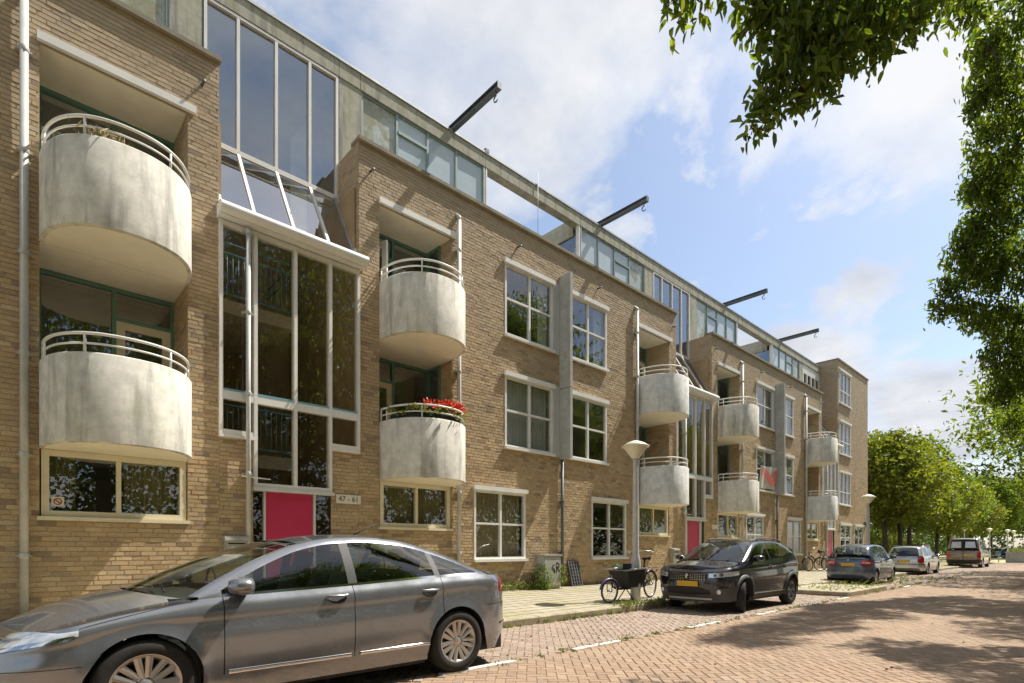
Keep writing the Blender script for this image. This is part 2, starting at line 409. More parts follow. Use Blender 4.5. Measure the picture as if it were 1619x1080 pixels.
def pave(parent, spots, L, W, ang, mat, name, zf, singles=300, gap=0.008, jit=0.004, th=0.03, rest='paving', vis=lambda p: True):
    hl, hw = L/2-gap/2, W/2-gap/2
    sc = []
    for i, (x, y, f) in enumerate(spots):
        q = proj(x, y, zf(x, y))
        if q and 0 < q[0] < 1619 and 0 < q[1] < 1080 and vis(q): sc.append((q[2], i))
    sc.sort(); pick = set(i for _, i in sc[:singles])
    def verts(x, y, f, z, local=False):
        a = ang+(PI/2 if f else 0); c, s = math.cos(a), math.sin(a); V = []
        t = [rng.random()*jit for _ in range(4)]
        b = 0.006
        for k, (p, q) in enumerate(((-1,-1),(1,-1),(1,1),(-1,1))):
            u, v = p*(hl-b), q*(hw-b); V.append((x+c*u-s*v, y+s*u+c*v, z+t[k]-jit))
        for k, (p, q) in enumerate(((-1,-1),(1,-1),(1,1),(-1,1))):
            u, v = p*hl, q*hw; V.append((x+c*u-s*v, y+s*u+c*v, z+t[k]-jit-0.005))
        for p, q in ((-1,-1),(1,-1),(1,1),(-1,1)):
            u, v = p*hl, q*hw; V.append((x+c*u-s*v, y+s*u+c*v, z-th))
        return V
    base = np.array([(0,1,2,3),(0,4,5,1),(1,5,6,2),(2,6,7,3),(3,7,4,0),(4,8,9,5),(5,9,10,6),(6,10,11,7),(7,11,8,4)])
    V = []; n = 0
    for i, (x, y, f) in enumerate(spots):
        if i in pick: continue
        V += verts(x, y, f, zf(x, y)); n += 1
    F = (np.arange(n)*12)[:, None, None]+base[None]
    o = put(rest, np_mesh(rest, np.array(V), F.reshape(-1, 4), mat), parent); tag(o, kind='stuff')
    ms = [np_mesh(name, np.array(verts(0, 0, f, 0)), base.copy(), mat) for f in (0, 1)]
    for i in pick:
        x, y, f = spots[i]; put(name, ms[f], parent, loc=(x, y, zf(x, y)))
# ------------------------------------------------------------------ ground, road, parking bay, pavement
D = 10.6                                        # street front of the buildings
def zp(y): return 0.12+0.14*min(max((y-6.95)/(D-6.95), 0), 1)
g = MB(); g.add([(-200,-300,-0.06),(900,-300,-0.06),(900,500,-0.06),(-200,500,-0.06)], [(0,1,2,3)])
tag(g.build('ground', M_SOIL), kind='structure')
XE = 62.0
r = MB(); r.add([(-14,-3.0,-0.012),(XE,-3.0,-0.012),(XE,4.72,-0.012),(-14,4.72,-0.012)], [(0,1,2,3)])
r.add([(XE,-40,-0.012),(XE+9,-40,-0.012),(XE+9,60,-0.012),(XE,60,-0.012)], [(0,1,2,3)])
road = tag(r.build('road', M_SAND), kind='structure')
pave(road, [p for p in herring(-2.5, 46, -2.6, 4.69, 0.21, PI/4)], 0.21, 0.105, PI/4, M_ROAD, 'paver', lambda x, y: 0.004*math.sin(x*1.3)*math.sin(y*2.1))
pave(road, [p for p in herring(46, XE+9, -2.6, 4.69, 0.42, PI/4)], 0.42, 0.21, PI/4, M_ROAD, 'paver', lambda x, y: 0.0, singles=0)
b = MB(); b.add([(-14,4.72,-0.014),(XE,4.72,-0.014),(XE,6.82,-0.014),(-14,6.82,-0.014)], [(0,1,2,3)])
bay = tag(b.build('parking_bay', M_SAND), kind='structure')
pave(bay, [p for p in herring(-2.5, 17.15, 4.74, 6.80, 0.20, PI/4)]+[p for p in herring(21.2, XE, 4.74, 6.80, 0.20, 0)], 0.20, 0.10, PI/4, M_BAY, 'paver',
     lambda x, y: 0.006*math.sin(x*2.3+1)*math.sin(y*3.1), gap=0.011, jit=0.009, vis=lambda q: q[0] > 780)
p = MB()
p.add([(-14,6.9,zp(6.9)-0.012),(70,6.9,zp(6.9)-0.012),(70,D,zp(D)-0.012),(-14,D,zp(D)-0.012)], [(0,1,2,3)])
p.add([(43,D,zp(D)-0.012),(58,D,zp(D)-0.012),(58,13.6,zp(D)-0.012),(43,13.6,zp(D)-0.012)], [(0,1,2,3)])
p.add([(17.3,4.95,0.108),(21.1,4.95,0.108),(21.1,6.9,0.108),(17.3,6.9,0.108)], [(0,1,2,3)])
pav = tag(p.build('pavement', M_SANDP), kind='structure')
tl = [(x*0.3-1.5+(0.15 if k % 2 else 0), 7.06+0.3*k, 0) for x in range(130) for k in range(12) if 7.06+0.3*k+0.15 < D]
tl += [(17.47+0.3*i, 5.1+0.3*k, 0) for i in range(12) for k in range(6)]
pave(pav, tl, 0.30, 0.30, 0, M_TILE, 'paving_tile', lambda x, y: zp(y), gap=0.009, jit=0.006, rest='tile_paving', vis=lambda q: q[0] > 780)
kb = tag(MB().build('kerb', M_KERB), kind='structure')
def kerb_stone(x0, y0, x1, y1, top=0.125, wd=0.13):
    d = Vector((x1-x0, y1-y0, 0)); n = Vector((-d.y, d.x, 0)).normalized()*wd; k = MB(); e = d.normalized()*0.006
    a, c = Vector((x0, y0, 0))+e, Vector((x1, y1, 0))-e; b_ = 0.02
    k.add([a+Vector((0,0,-.1)), c+Vector((0,0,-.1)), c+Vector((0,0,top-b_)), a+Vector((0,0,top-b_)), c+n*0.15+Vector((0,0,top)), a+n*0.15+Vector((0,0,top)),
           c+n+Vector((0,0,top)), a+n+Vector((0,0,top)), c+n+Vector((0,0,-.1)), a+n+Vector((0,0,-.1))],
          [(0,1,2,3),(3,2,4,5),(5,4,6,7),(7,6,8,9),(0,3,5,7,9),(1,8,6,4,2)])
    k.build('kerb_stone', M_KERB, kb)
x = -2.0
while x < 60:
    if not (17.2 < x+0.5 < 21.2): kerb_stone(x, 6.82+rng.random()*0.012, x+1.0, 6.82+rng.random()*0.012)
    x += 1.0
for y in (4.82, 5.82): kerb_stone(17.16, y+1.0, 17.16, y)
for i in range(4): kerb_stone(17.3+i*0.97, 4.82, 17.3+(i+1)*0.97, 4.82)
for y in (4.95, 5.88): kerb_stone(21.2, y, 21.2, y+0.93)
# dashed white line between the road and the parking bay
for x0, x1 in ((3.38, 4.45), (5.5, 6.53), (8.45, 9.54), (11.1, 12.1), (13.5, 14.6), (16.0, 16.9), (23, 24), (26, 27), (29, 30), (33, 34), (38, 39)):
    m = MB(); x = x0
    while x < x1-0.01:
        e = min(x+0.21, x1); m.box(x+0.004, e-0.004, 4.69, 4.775, -0.01, 0.008+rng.random()*0.003); x += 0.21
    m.build('line_marking', M_LINE, road)
# ------------------------------------------------------------------ pieces of the buildings
F0, F1, F2, F3 = 0.26, 2.98, 5.96, 8.98
def wall_sheet(mb, u0, u1, z0, z1, holes, fmap, flip=False, m=0):
    us = sorted(set([u0, u1]+[h for q in holes for h in q[:2] if u0 < h < u1])); zs = sorted(set([z0, z1]+[h for q in holes for h in q[2:] if z0 < h < z1]))
    for i in range(len(us)-1):
        for j in range(len(zs)-1):
            um, zm = (us[i]+us[i+1])/2, (zs[j]+zs[j+1])/2
            if any(h[0] < um < h[1] and h[2] < zm < h[3] for h in holes): continue
            P = fmap(np.array([us[i], us[i+1], us[i+1], us[i]]), np.full(4, 0.009), np.array([zs[j], zs[j], zs[j+1], zs[j+1]]))
            mb.add(P, [(3,2,1,0) if flip else (0,1,2,3)], m)
def window(par, x0, x1, z0, z1, nc=2, nr=2, y=D, fm=None, pm=None, sill=True, box=True, fw=0.065, split=None, curtain=None, zsplit=0.52, label=None):
    fm = fm or M_WHITE; pm = pm or M_GLASS
    if x0 > x1: x0, x1 = x1, x0
    f = MB(); ya, yb = y-0.012, y+0.085
    f.box(x0, x0+fw, ya, yb, z0, z1); f.box(x1-fw, x1, ya, yb, z0, z1)
    f.box(x0+fw, x1-fw, ya, yb, z0, z0+fw); f.box(x0+fw, x1-fw, ya, yb, z1-fw, z1)
    xs = split or [x0+(x1-x0)*i/nc for i in range(1, nc)]; zs = [z0+(z1-z0)*zsplit] if nr == 2 else [z0+(z1-z0)*i/nr for i in range(1, nr)]
    for xm in xs: f.box(xm-0.032, xm+0.032, ya+0.004, yb-0.01, z0+fw, z1-fw)
    ed = [x0+fw]+[v for xm in xs for v in (xm-0.032, xm+0.032)]+[x1-fw]
    for zm in zs:
        for i in range(0, len(ed), 2): f.box(ed[i], ed[i+1], ya+0.008, yb-0.014, zm-0.026, zm+0.026)
    W = f.build('window', fm, par, True)
    if label: W['label'] = label
    ze = [z0+fw]+[v for zm in zs for v in (zm-0.026, zm+0.026)]+[z1-fw]
    for i in range(0, len(ed), 2):
        for j in range(0, len(ze), 2):
            q = MB(); t = (rng.random()-0.5)*0.006; t2 = (rng.random()-0.5)*0.006
            a, b_, c, d = ed[i], ed[i+1], ze[j], ze[j+1]; yy = y+0.035
            q.add([(a,yy+t,c),(b_,yy-t,c),(b_,yy-t+t2,d),(a,yy+t+t2,d)], [(0,1,2,3)]); q.build('pane', pm, W)
    if sill:
        s = MB(); s.box(x0-0.03, x1+0.03, y-0.095, y-0.014, z0-0.055, z0+0.012); s.build('sill', fm, W)
    if box:
        s = MB(); s.box(x0-0.04, x1+0.04, y-0.085, y-0.014, z1-0.005, z1+0.105); s.build('blind_box', fm, W)
    if curtain:
        cm, frac = curtain
        for (a, b_) in frac:
            c = MB(); n = 48; xa, xb = x0+(x1-x0)*a, x0+(x1-x0)*b_
            P = [[(xa+(xb-xa)*k/n, y+0.2+0.022*math.sin(k*1.7+rng.random()*0.5)+0.012*math.sin(k*0.6), z) for z in (z0+0.04, z1-0.04)] for k in range(n+1)]
            c.grid(P, flip=False); c.build('curtain', cm, W)
    return W
def balcony(par, xc, zb, mat, a=0.965, b=1.15, h=1.25):
    n = 40; e = 2/2.25
    def ring(off, z):
        out = []
        for k in range(n+1):
            t = PI*k/n; c, s = math.cos(t), math.sin(t)
            out.append((xc+math.copysign(abs(c)**e, c)*(a-off), D-0.012-abs(s)**e*(b-off), z))
        return out
    m = MB(); P = [ring(0.0, zb+0.012), ring(0, zb+0.05), ring(0, zb+h-0.02), ring(0.015, zb+h), ring(0.085, zb+h), ring(0.095, zb+0.2)]
    m.grid(P, flip=True)
    lo = ring(0.0, zb+0.012); li = ring(0.055, zb+0.012); m.grid([li, lo], smooth=False, flip=True)
    lj = ring(0.06, zb); m.grid([lj, li], smooth=False, flip=True)
    o = m.build('balcony', mat, par, True)
    s = MB(); bot = ring(0.06, zb); s.add(bot, [tuple(range(len(bot)))], 0)
    s.build('soffit', M_SOFFIT, o)
    s = MB(); fl = ring(0.095, zb+0.2); s.add(fl, [tuple(reversed(range(len(fl))))]); s.build('floor', M_FIN, o)
    rr = MB()
    rr.tube(ring(0.045, zb+h+0.27), 0.022, 8); rr.tube(ring(0.045, zb+h+0.13), 0.015, 6)
    R = ring(0.045, 0)
    for k in (2, 13, 27, 38):
        x, y, _ = R[k]; rr.tube([(x, y, zb+h-0.03), (x, y, zb+h+0.265)], 0.016, 6)
    for (x, y, _) in (R[0], R[-1]): rr.tube([(x, y, zb+h-0.03), (x, y, zb+h+0.265)], 0.018, 6)
    rr.build('railing', M_WHITE, o); return o
def glazed_wall(par, xd0, xd1, xw0, xw1, y, z0, z1, door=None, open_door=0.0):
    """set-back balcony glazing: a door by the stair side (xd) and a fixed light (xw), green frames"""
    f = MB(); lo, hi = min(xd0, xw0, xd1, xw1), max(xd0, xw0, xd1, xw1); mid = xd1; t = 0.06
    for a in (lo, hi-t): f.box(a, a+t, y-0.05, y+0.05, z0, z1)
    f.box(lo+t, hi-t, y-0.048, y+0.048, z1-t, z1); f.box(lo+t, hi-t, y-0.048, y+0.048, z0, z0+t)
    f.box(mid-t/2, mid+t/2, y-0.052, y+0.052, z0+t, z1-t)
    wl, wh = (mid+t/2, hi-t) if xw1 > mid or xw0 > mid else (lo+t, mid-t/2)
    dl, dh = (lo+t, mid-t/2) if wl > mid else (mid+t/2, hi-t)
    zr = z0+1.1; zt = z1-0.52
    f.box(wl, wh, y-0.045, y+0.045, zr-0.03, zr+0.03); f.box(dl, dh, y-0.045, y+0.045, zt-0.03, zt+0.03)
    W = f.build('balcony_glazing', M_GREEN, par, True)
    for (a, b_, c, d) in ((wl, wh, z0+t, zr-0.03), (wl, wh, zr+0.03, z1-t), (dl, dh, zt+0.03, z1-t)):
        q = MB(); q.add([(a,y,c),(b_,y,c),(b_,y,d),(a,y,d)], [(0,1,2,3)]); q.build('pane', M_GLASS, W)
    dm = door or M_CREAM; k = MB(); w_ = dh-dl; s = 0.13
    k.box(0, s, -0.03, 0.03, 0, zt-0.03-z0-t); k.box(w_-s, w_, -0.03, 0.03, 0, zt-0.03-z0-t); k.box(s, w_-s, -0.028, 0.028, 0, 0.3); k.box(s, w_-s, -0.028, 0.028, zt-0.03-z0-t-s, zt-0.03-z0-t)
    rot = (0, 0, open_door); hx = dl
    o = k.build('balcony_door', dm, par, True, loc=(hx, y-0.004, z0+t), rot=rot)
    q = MB(); q.add([(s,0,0.3),(w_-s,0,0.3),(w_-s,0,zt-0.03-z0-t-s),(s,0,zt-0.03-z0-t-s)], [(0,1,2,3)]); q.build('pane', M_GLASS, o)
    q = MB(); q.tube([(w_-0.06,-0.03,1.0),(w_-0.06,-0.08,1.0),(w_-0.17,-0.08,1.0)], 0.009, 6); q.build('handle', M_STEEL, o)
    return W
def downpipe(par, x, z0, z1, r=0.05, y=None, hopper=True, mat=None):
    y = D-0.085 if y is None else y; m = MB()
    m.tube([(x, y, z0), (x, y, z1)], r, 10)
    z = z0+1.0
    while z < z1: m.lathe([(r+0.004, -0.04), (r+0.009, -0.03), (r+0.009, 0.03), (r+0.004, 0.04)], 10, c=(x, y, z)); m.box(x-0.09, x+0.09, y+0.02, D-0.002, z-0.012, z+0.012); z += 1.45
    if hopper:
        m.tube([(x, y, z1-0.02), (x, y, z1+0.06), (x, D+0.02, z1+0.16)], [r, r*1.05, r], 8)
    return m.build('downpipe', mat or M_PIPE, par, True)
def half_block(par, sc, sg, holes, k, bal_mats, doors):
    """one half of a block: everything between a glass stairwell (centre sc) and the concrete fin; sg = side of the stair"""
    X = lambda u: sc+sg*u
    def H(a, b, z0, z1):
        x0, x1 = sorted((X(a), X(b))); holes.append((x0, x1, z0, z1)); return x0, x1
    # recess with the two balconies and the low window beneath
    x0, x1 = H(1.82, 3.73, 1.78, 8.72)
    xc = (x0+x1)/2; yb = D+1.0
    for fl, (zb, zt) in enumerate(((2.80, 5.80), (5.81, 8.72))):
        s = MB(); s.box(x0, x1, D+0.0, yb+0.3, zb, zb+0.18); s.build('recess_slab', M_SOFFIT, par, True)
        balcony(par, xc, zb, bal_mats[fl])
        if sg > 0: glazed_wall(par, x0, X(2.72), X(2.72), x1-0.0, yb, zb+0.18, zt, door=doors[fl][0], open_door=doors[fl][1])
        else: glazed_wall(par, x1, X(2.72), X(2.72), x0, yb, zb+0.18, zt, door=doors[fl][0], open_door=doors[fl][1])
    s = MB(); s.box(x0, x1, D+0.03, yb+0.3, 8.72, 8.9); s.build('recess_ceiling', M_SOFFIT, par, True)
    s = MB(); s.box(x0-0.03, x1+0.12, D-0.075, D-0.008, 8.74, 8.86); s.build('lintel', M_WHITE, par, True)
    # reveal walls of the recess
    m = MB(); e = side_map(x1-0.02)
    if sg < 0:
        brick_face(par, brick_cells(D+0.012, yb-0.05, 1.78, 8.72, []), side_map(x1-0.012), True, lambda u, d, v: (x1, u, v), rest_name='reveal_brickwork')
        m.box(x1-0.004, x1+0.1, D+0.03, yb+0.3, 1.7, 8.72)
        m.box(x0-0.1, x0-0.004, D+0.03, yb+0.3, 1.7, 8.72)
    else:
        brick_face(par, brick_cells(D+0.012, D+0.42, 1.78, 8.72, []), side_map(x1-0.012), True, lambda u, d, v: (x1, u, v), rest_name='reveal_brickwork')
        m.box(x1-0.004, x1+0.1, D+0.03, D+0.42, 1.7, 8.72)
        m.box(x0-0.1, x0-0.004, D+0.03, yb+0.3, 1.7, 8.72)
        for zb, zt in ((2.98, 5.80), (5.99, 8.72)):
            f = MB(); f.box(x1-0.05, x1+0.03, D+0.42, D+0.48, zb, zt); f.box(x1-0.05, x1+0.03, yb-0.12, yb-0.052, zb, zt)
            f.box(x1-0.05, x1+0.03, D+0.48, yb-0.12, zb, zb+0.9); f.box(x1-0.05, x1+0.03, D+0.48, yb-0.12, zt-0.06, zt)
            W = f.build('side_glazing', M_GREEN, par, True)
            q = MB(); q.add([(x1,yb-0.12,zb+0.9),(x1,D+0.48,zb+0.9),(x1,D+0.48,zt-0.06),(x1,yb-0.12,zt-0.06)], [(0,1,2,3)]); q.build('pane', M_GLASS, W)
    m.build('reveal_wall', M_MORTAR, par, True)
    cur = [(M_CURTG, [(0.03, 0.22), (0.55, 0.97)]), (M_CURTG, [(0.02, 0.5), (0.52, 0.98)]), (M_CURTG, [(0.02, 0.98)]), (M_CURTG, [(0.1, 0.45), (0.75, 0.98)]), (M_CURT, [(0.02, 0.98)]), (M_CURT, [(0.3, 0.98)])][k % 6]
    W = window(par, x0+0.02, x1-0.02, 1.80, 2.795, 2, 1, D+0.03, M_CREAM, sill=False, box=False, fw=0.09, curtain=cur)
    s = MB(); s.box(x0-0.03, x1+0.03, D-0.05, D+0.015, 1.745, 1.80); s.build('sill', M_CREAM, W)
    # three storeys of windows, grey side panels, half the fin
    cu = [None, (M_CURTW, [(0.03, 0.97)]), None, (M_CURT, [(0.85, 0.97)]), None, None]
    for fl, (za, zc) in enumerate(((1.05, 2.80), (3.98, 5.84), (6.90, 8.76))):
        a, b_ = (4.42, 6.2) if fl == 0 else (5.45, 7.27)
        q0, q1 = H(a, b_, za, zc)
        cc = (M_CURT, [(0.03, 0.97)]) if (fl == 0 and k == 1) else ((M_CURTW, [(0.03, 0.97)]) if (fl == 1 and k in (1, 5)) else ((M_CURTW, [(0.78, 0.97)]) if fl == 2 else None))
        window(par, q0, q1, za, zc, 2, 2, curtain=cc)
        if fl:
            s = MB(); s.box(*sorted((X(7.275), X(7.54))), D-0.035, D+0.02, za-0.05, zc+0.1); s.build('side_panel', M_PANEL, par, True)
    downpipe(par, X(3.90), 0.22, 9.2)
    for u in (5.9, 7.9 if False else 1.6):
        s = MB(); s.tube([(X(u), D+0.02, 9.33), (X(u), D-0.16, 9.31)], 0.025, 6); s.build('overflow_spout', M_STEEL, par, True)
def block_shell(par, x0, x1, holes, singles, y1=20.0):
    zt = 9.86
    m = MB(); wall_sheet(m, x0, x1, 0.0, zt, holes, front_map(D)); m.build('wall', M_MORTAR, par, True)
    z0 = 0.24
    brick_face(par, brick_cells(x0, x1, z0, zt, holes), front_map(D), False, lambda u, d, v: (u, D, v), singles)
    m = MB()
    m.add([(x0+0.02,D+0.1,0),(x0+0.02,y1,0),(x0+0.02,y1,F3),(x0+0.02,D+0.1,F3)], [(0,1,2,3)]); m.add([(x1-0.02,D+0.1,0),(x1-0.02,y1,0),(x1-0.02,y1,F3),(x1-0.02,D+0.1,F3)], [(3,2,1,0)])
    m.add([(x0,y1,0),(x1,y1,0),(x1,y1,zt),(x0,y1,zt)], [(3,2,1,0)])
    m.build('party_wall', M_BRICK, par, True)
    m = MB()
    for z in (F1-0.02, F2-0.02): m.box(x0+0.03, x1-0.03, D+1.35, y1-0.1, z-0.2, z)
    m.box(x0+0.03, x1-0.03, D+4.0, D+4.1, 0.3, F3-0.1)
    k = x0+1.3
    m.build('inner_floor', M_INT, par, True)
    m = MB(); m.box(x0+0.01, x1-0.01, D+0.28, y1-0.01, F3, F3+0.1); m.build('roof', M_LEAD, par, True)
    m = MB(); m.box(x0-0.02, x1+0.02, D-0.075, D+0.30, zt, zt+0.075); m.build('coping', M_COPE, par, True)
    m = MB(); m.box(x0, x1, D+0.2, D+0.28, F3-0.1, zt-0.002); m.build('parapet_back', M_LEAD, par, True)
def return_wall(par, xc, sg, ya, yb, z0, z1, flip_needed=True):
    """brick end wall that faces the stair (sg=+1: it faces -X)"""
    if sg > 0:
        brick_face(par, brick_cells(ya, yb, z0, z1, []), side_map(xc-0.004), True, lambda u, d, v: (xc, u, v), rest_name='end_brickwork')
        m = MB(); m.box(xc+0.006, xc+0.09, ya+0.02, yb, z0, z1); m.build('end_wall', M_MORTAR, par, True)
    else:
        m = MB(); m.box(xc-0.2, xc, ya+0.02, yb, z0, z1); m.build('end_wall', M_BRICK, par, True)
def fin(par, xc):
    m = MB()
    for z0, z1 in ((3.88, 5.86), (5.885, 9.1)): m.box(xc-0.05, xc+0.05, D-0.42, D+0.0, z0, z1)
    o = m.build('fin', M_FIN, par, True)
    downpipe(par, xc, 0.22, 3.86, 0.045, y=D-0.075, hopper=False, mat=M_STEEL)
STAIRS = (4.15, 19.35, 34.55)
dn = (M_CREAM, 0.0)
BLK = [('weathered brick apartment block beside the bonnet of the grey saloon, at the street start', -3.45, 2.82, [(0, -1)], 300),
       ('brick apartment block between the first and second glass stairwells, with red geraniums on a balcony', 5.48, 18.02, [(0, 1), (1, -1)], 300),
       ('brick apartment block behind the black crossover, with a red and white banner', 20.68, 33.22, [(1, 1), (2, -1)], 0)]
blocks = []; hk = 0
for bi, (lab, x0, x1, halves, ns) in enumerate(BLK):
    B = thing('apartment_block', lab, 'building', (x0, D, 0), group='brick apartment blocks along the street'); blocks.append(B); holes = []
    for (si, sg) in halves:
        mats = [(M_BALC, M_BALC), (M_BALC, M_BALC), (M_BALC_CLEAN, M_BALC_CLEAN), (M_BALC, M_BALC), (M_BALC_CLEAN, M_BALC)][hk]
        doors = [(dn, (M_GREEN, 0.0)), (dn, (M_WHITE, -1.25)), (dn, dn), ((M_GREEN, 0.0), (M_GREEN, 0.0)), (dn, (M_WHITE, 0.0))][hk]
        half_block(B, STAIRS[si], sg, holes, hk, mats, doors); hk += 1
    block_shell(B, x0, x1, holes, ns)
    for (si, sg) in halves: return_wall(B, STAIRS[si]+sg*1.33, sg, D+0.0, D+1.02, 7.0, 9.86)
    if bi > 0: fin(B, STAIRS[bi]-7.6)
    else: fin(B, -3.45+0.06)
# ------------------------------------------------------------------ glass stairwells
def stairwell(c, label, k):
    T = thing('glass_stairwell', label, 'stairwell', (c, D, 0), group='glass stairwells between the brick blocks')
    us = (-1.31, -0.73, 0.0, 0.70, 1.31); e = 0.03
    zb = (3.36, 2.45, 2.45, 3.36)
    for i, u in enumerate(us):
        z0 = min(zb[max(i-1, 0)], zb[min(i, 3)]); m = MB(); m.box(c+u-e, c+u+e, D-0.06, D+0.08, z0, 7.12); m.build('mullion', M_WHITE, T, True)
    for i in range(4):
        a, b_ = c+us[i]+e, c+us[i+1]-e
        m = MB(); pass
        for (ya_, zl, zh_) in ((0.055, zb[i], zb[i]+0.08), (0.057, 3.98, 4.14), (0.05, 7.04, 7.12)):
            m = MB(); m.box(a, b_, D-ya_, D+0.06, zl, zh_); m.build('transom', M_WHITE, T, True)
        m = MB(); m.box(a, b_, D-0.062, D-0.056, 4.125, 4.16); m.build('glazing_bead', M_BLUE, T, True)
        for (z0, z1) in ((zb[i]+0.08, 3.98), (4.14, 7.04)):
            q = MB(); t = (rng.random()-0.5)*0.01; t2 = (rng.random()-0.5)*0.012
            q.add([(a,D+t,z0),(b_,D-t,z0),(b_,D-t+t2,z1),(a,D+t+t2,z1)], [(0,1,2,3)]); q.build('pane', M_GLASSD, T, True)
    # brick below the outer bays
    for a, b_ in ((-1.33, -0.76), (0.73, 1.33)):
        m = MB(); wall_sheet(m, c+a, c+b_, 0.0, 3.34, [], front_map(D)); o = m.build('side_wall', M_MORTAR, T, True)
        brick_face(T, brick_cells(c+a, c+b_, 0.24, 3.34, []), front_map(D), False, lambda u, d, v: (u, D, v), 300 if k == 0 and a < 0 else 0)
    m = MB(); m.box(c-1.34, c-0.755, D-0.065, D+0.02, 3.30, 3.357); m.box(c+0.725, c+1.34, D-0.065, D+0.02, 3.30, 3.357); m.build('sill', M_WHITE, T, True)
    m = MB(); m.box(c-0.78, c+0.76, D-0.10, D+0.05, 2.385, 2.447); m.build('canopy_edge', M_ALU, T, True)
    # entrance: red door, dark side lights
    m = MB(); m.box(c-0.53, c+0.36, D+0.02, D+0.07, 0.27, 2.38); d = m.build('door', M_RED, T, True)
    m = MB(); m.tube([(c+0.28, D-0.03, 1.05), (c+0.28, D-0.03, 1.45)], 0.014, 8); m.box(c+0.27, c+0.29, D-0.03, D+0.03, 1.08, 1.1); m.box(c+0.27, c+0.29, D-0.03, D+0.03, 1.4, 1.42); m.build('handle', M_ALU, d)
    m = MB(); m.box(c+0.365, c+0.41, D-0.01, D+0.09, 0.26, 2.38); m.box(c-0.575, c-0.535, D+0.005, D+0.09, 0.26, 2.38); m.build('door_frame', M_ALU, T, True)
    for a, b_ in ((-0.75, -0.58), (0.415, 0.72)):
        q = MB(); q.add([(c+a,D+0.05,0.3),(c+b_,D+0.05,0.3),(c+b_,D+0.05,2.38),(c+a,D+0.05,2.38)], [(0,1,2,3)]); q.build('side_light', M_GLASSD, T, True)
    # gutter, sloping glazed roof, tall glazing behind
    m = MB(); P = []
    for x in (c-1.37, c+1.42):
        P.append([(x, D-0.16+0.14*math.cos(t), 7.27+0.11*math.sin(t)) for t in [PI*0.35+PI*1.3*i/10 for i in range(11)]])
    m.grid(P, flip=True); m.box(c-1.37, c+1.42, D-0.20, D+0.05, 7.14, 7.17); m.box(c-1.37, c+1.42, D-0.05, D+0.04, 7.17, 7.36)
    m.add(P[0], [tuple(range(11))]); m.add(P[1], [tuple(reversed(range(11)))])
    m.build('gutter', M_WHITE, T, True)
    yt, zt, y0, z0 = D+0.98, 9.05, D-0.03, 7.34
    for u in us:
        m = MB(); m.bar((c+u, y0, z0), (c+u, yt, zt), 0.06, 0.07); m.build('glazing_bar', M_WHITE, T, True)
    m = MB(); m.box(c-1.33, c+1.33, yt-0.04, yt+0.08, zt-0.02, zt+0.08); m.build('transom', M_WHITE, T, True)
    f = 0.78
    for i in range(4):
        a, b_ = c+us[i]+e, c+us[i+1]-e
        for (p, q_) in ((0.0, f), (f+0.015, 1.0)):
            q = MB(); q.add([(a,y0+(yt-y0)*p,z0+(zt-z0)*p+0.02),(b_,y0+(yt-y0)*p,z0+(zt-z0)*p+0.02),(b_,y0+(yt-y0)*q_,z0+(zt-z0)*q_+0.02),(a,y0+(yt-y0)*q_,z0+(zt-z0)*q_+0.02)], [(0,1,2,3)])
            q.build('roof_pane', M_GLASSR, T, True)
    ztop = 11.78
    if k < 2:
        for u in us:
            m = MB(); m.box(c+u-0.028, c+u+0.028, yt-0.03, yt+0.08, zt+0.08, ztop); m.build('mullion', M_WHITE, T, True)
        for i in range(4):
            a, b_ = c+us[i]+e, c+us[i+1]-e; q = MB(); t = (rng.random()-0.5)*0.01
            q.add([(a,yt+0.03+t,zt+0.08),(b_,yt+0.03-t,zt+0.08),(b_,yt+0.03-t,ztop-0.05),(a,yt+0.03+t,ztop-0.05)], [(0,1,2,3)]); q.build('tall_pane', M_GLASSS, T, True)
        m = MB(); m.box(c-1.3, c+1.3, yt-0.032, yt+0.06, ztop-0.05, ztop); m.build('transom', M_WHITE, T, True)
    else:
        m = MB(); m.box(c-1.33, c+1.33, yt, yt+0.08, 9.1, 10.0); m.box(c-1.33, c+1.33, yt, yt+0.08, 11.3, 11.78)
        for u in (-1.33, -0.75, -0.1, 0.55, 1.2): m.box(c+u, c+u+0.12, yt-0.01, yt+0.08, 10.0, 11.3)
        m.build('upper_wall', M_WHITE, T, True)
        for u in (-1.21, -0.63, 0.02, 0.67):
            q = MB(); q.add([(c+u,yt+0.03,10),(c+u+0.55,yt+0.03,10),(c+u+0.55,yt+0.03,11.3),(c+u,yt+0.03,11.3)], [(0,1,2,3)]); q.build('small_pane', M_GLASSD, T, True)
    # stepped lead flashing against the end wall on the far side
    m = MB()
    for i in range(11):
        t = i/11; y = y0+0.06+(yt-y0)*t; z = z0+(zt-z0)*t
        m.box(c+1.305, c+1.322, y, y+0.10, z+0.02, z+0.20)
    m.bar((c+1.26, y0+0.03, z0+0.07), (c+1.26, yt, zt+0.07), 0.07, 0.02); m.build('stepped_flashing', M_LEAD, T, True)
    # inside: back wall, landings with blue railings
    m = MB(); m.box(c-1.30, c+1.30, D+3.6, D+3.7, 0.1, ztop); m.box(c-1.31, c-1.27, D+0.1, D+3.6, 0.1, 8.9); m.box(c+1.27, c+1.31, D+0.1, D+3.6, 0.1, 8.9); m.box(c-1.3, c+1.3, D+0.1, D+3.6, 0.0, 0.12)
    m.build('inner_wall', M_STAIRWALL, T, True)
    m = MB(); m.box(c-1.30, c+1.30, yt+0.15, D+3.7, ztop-0.02, ztop+0.08); m.build('inner_ceiling', M_INT, T, True)
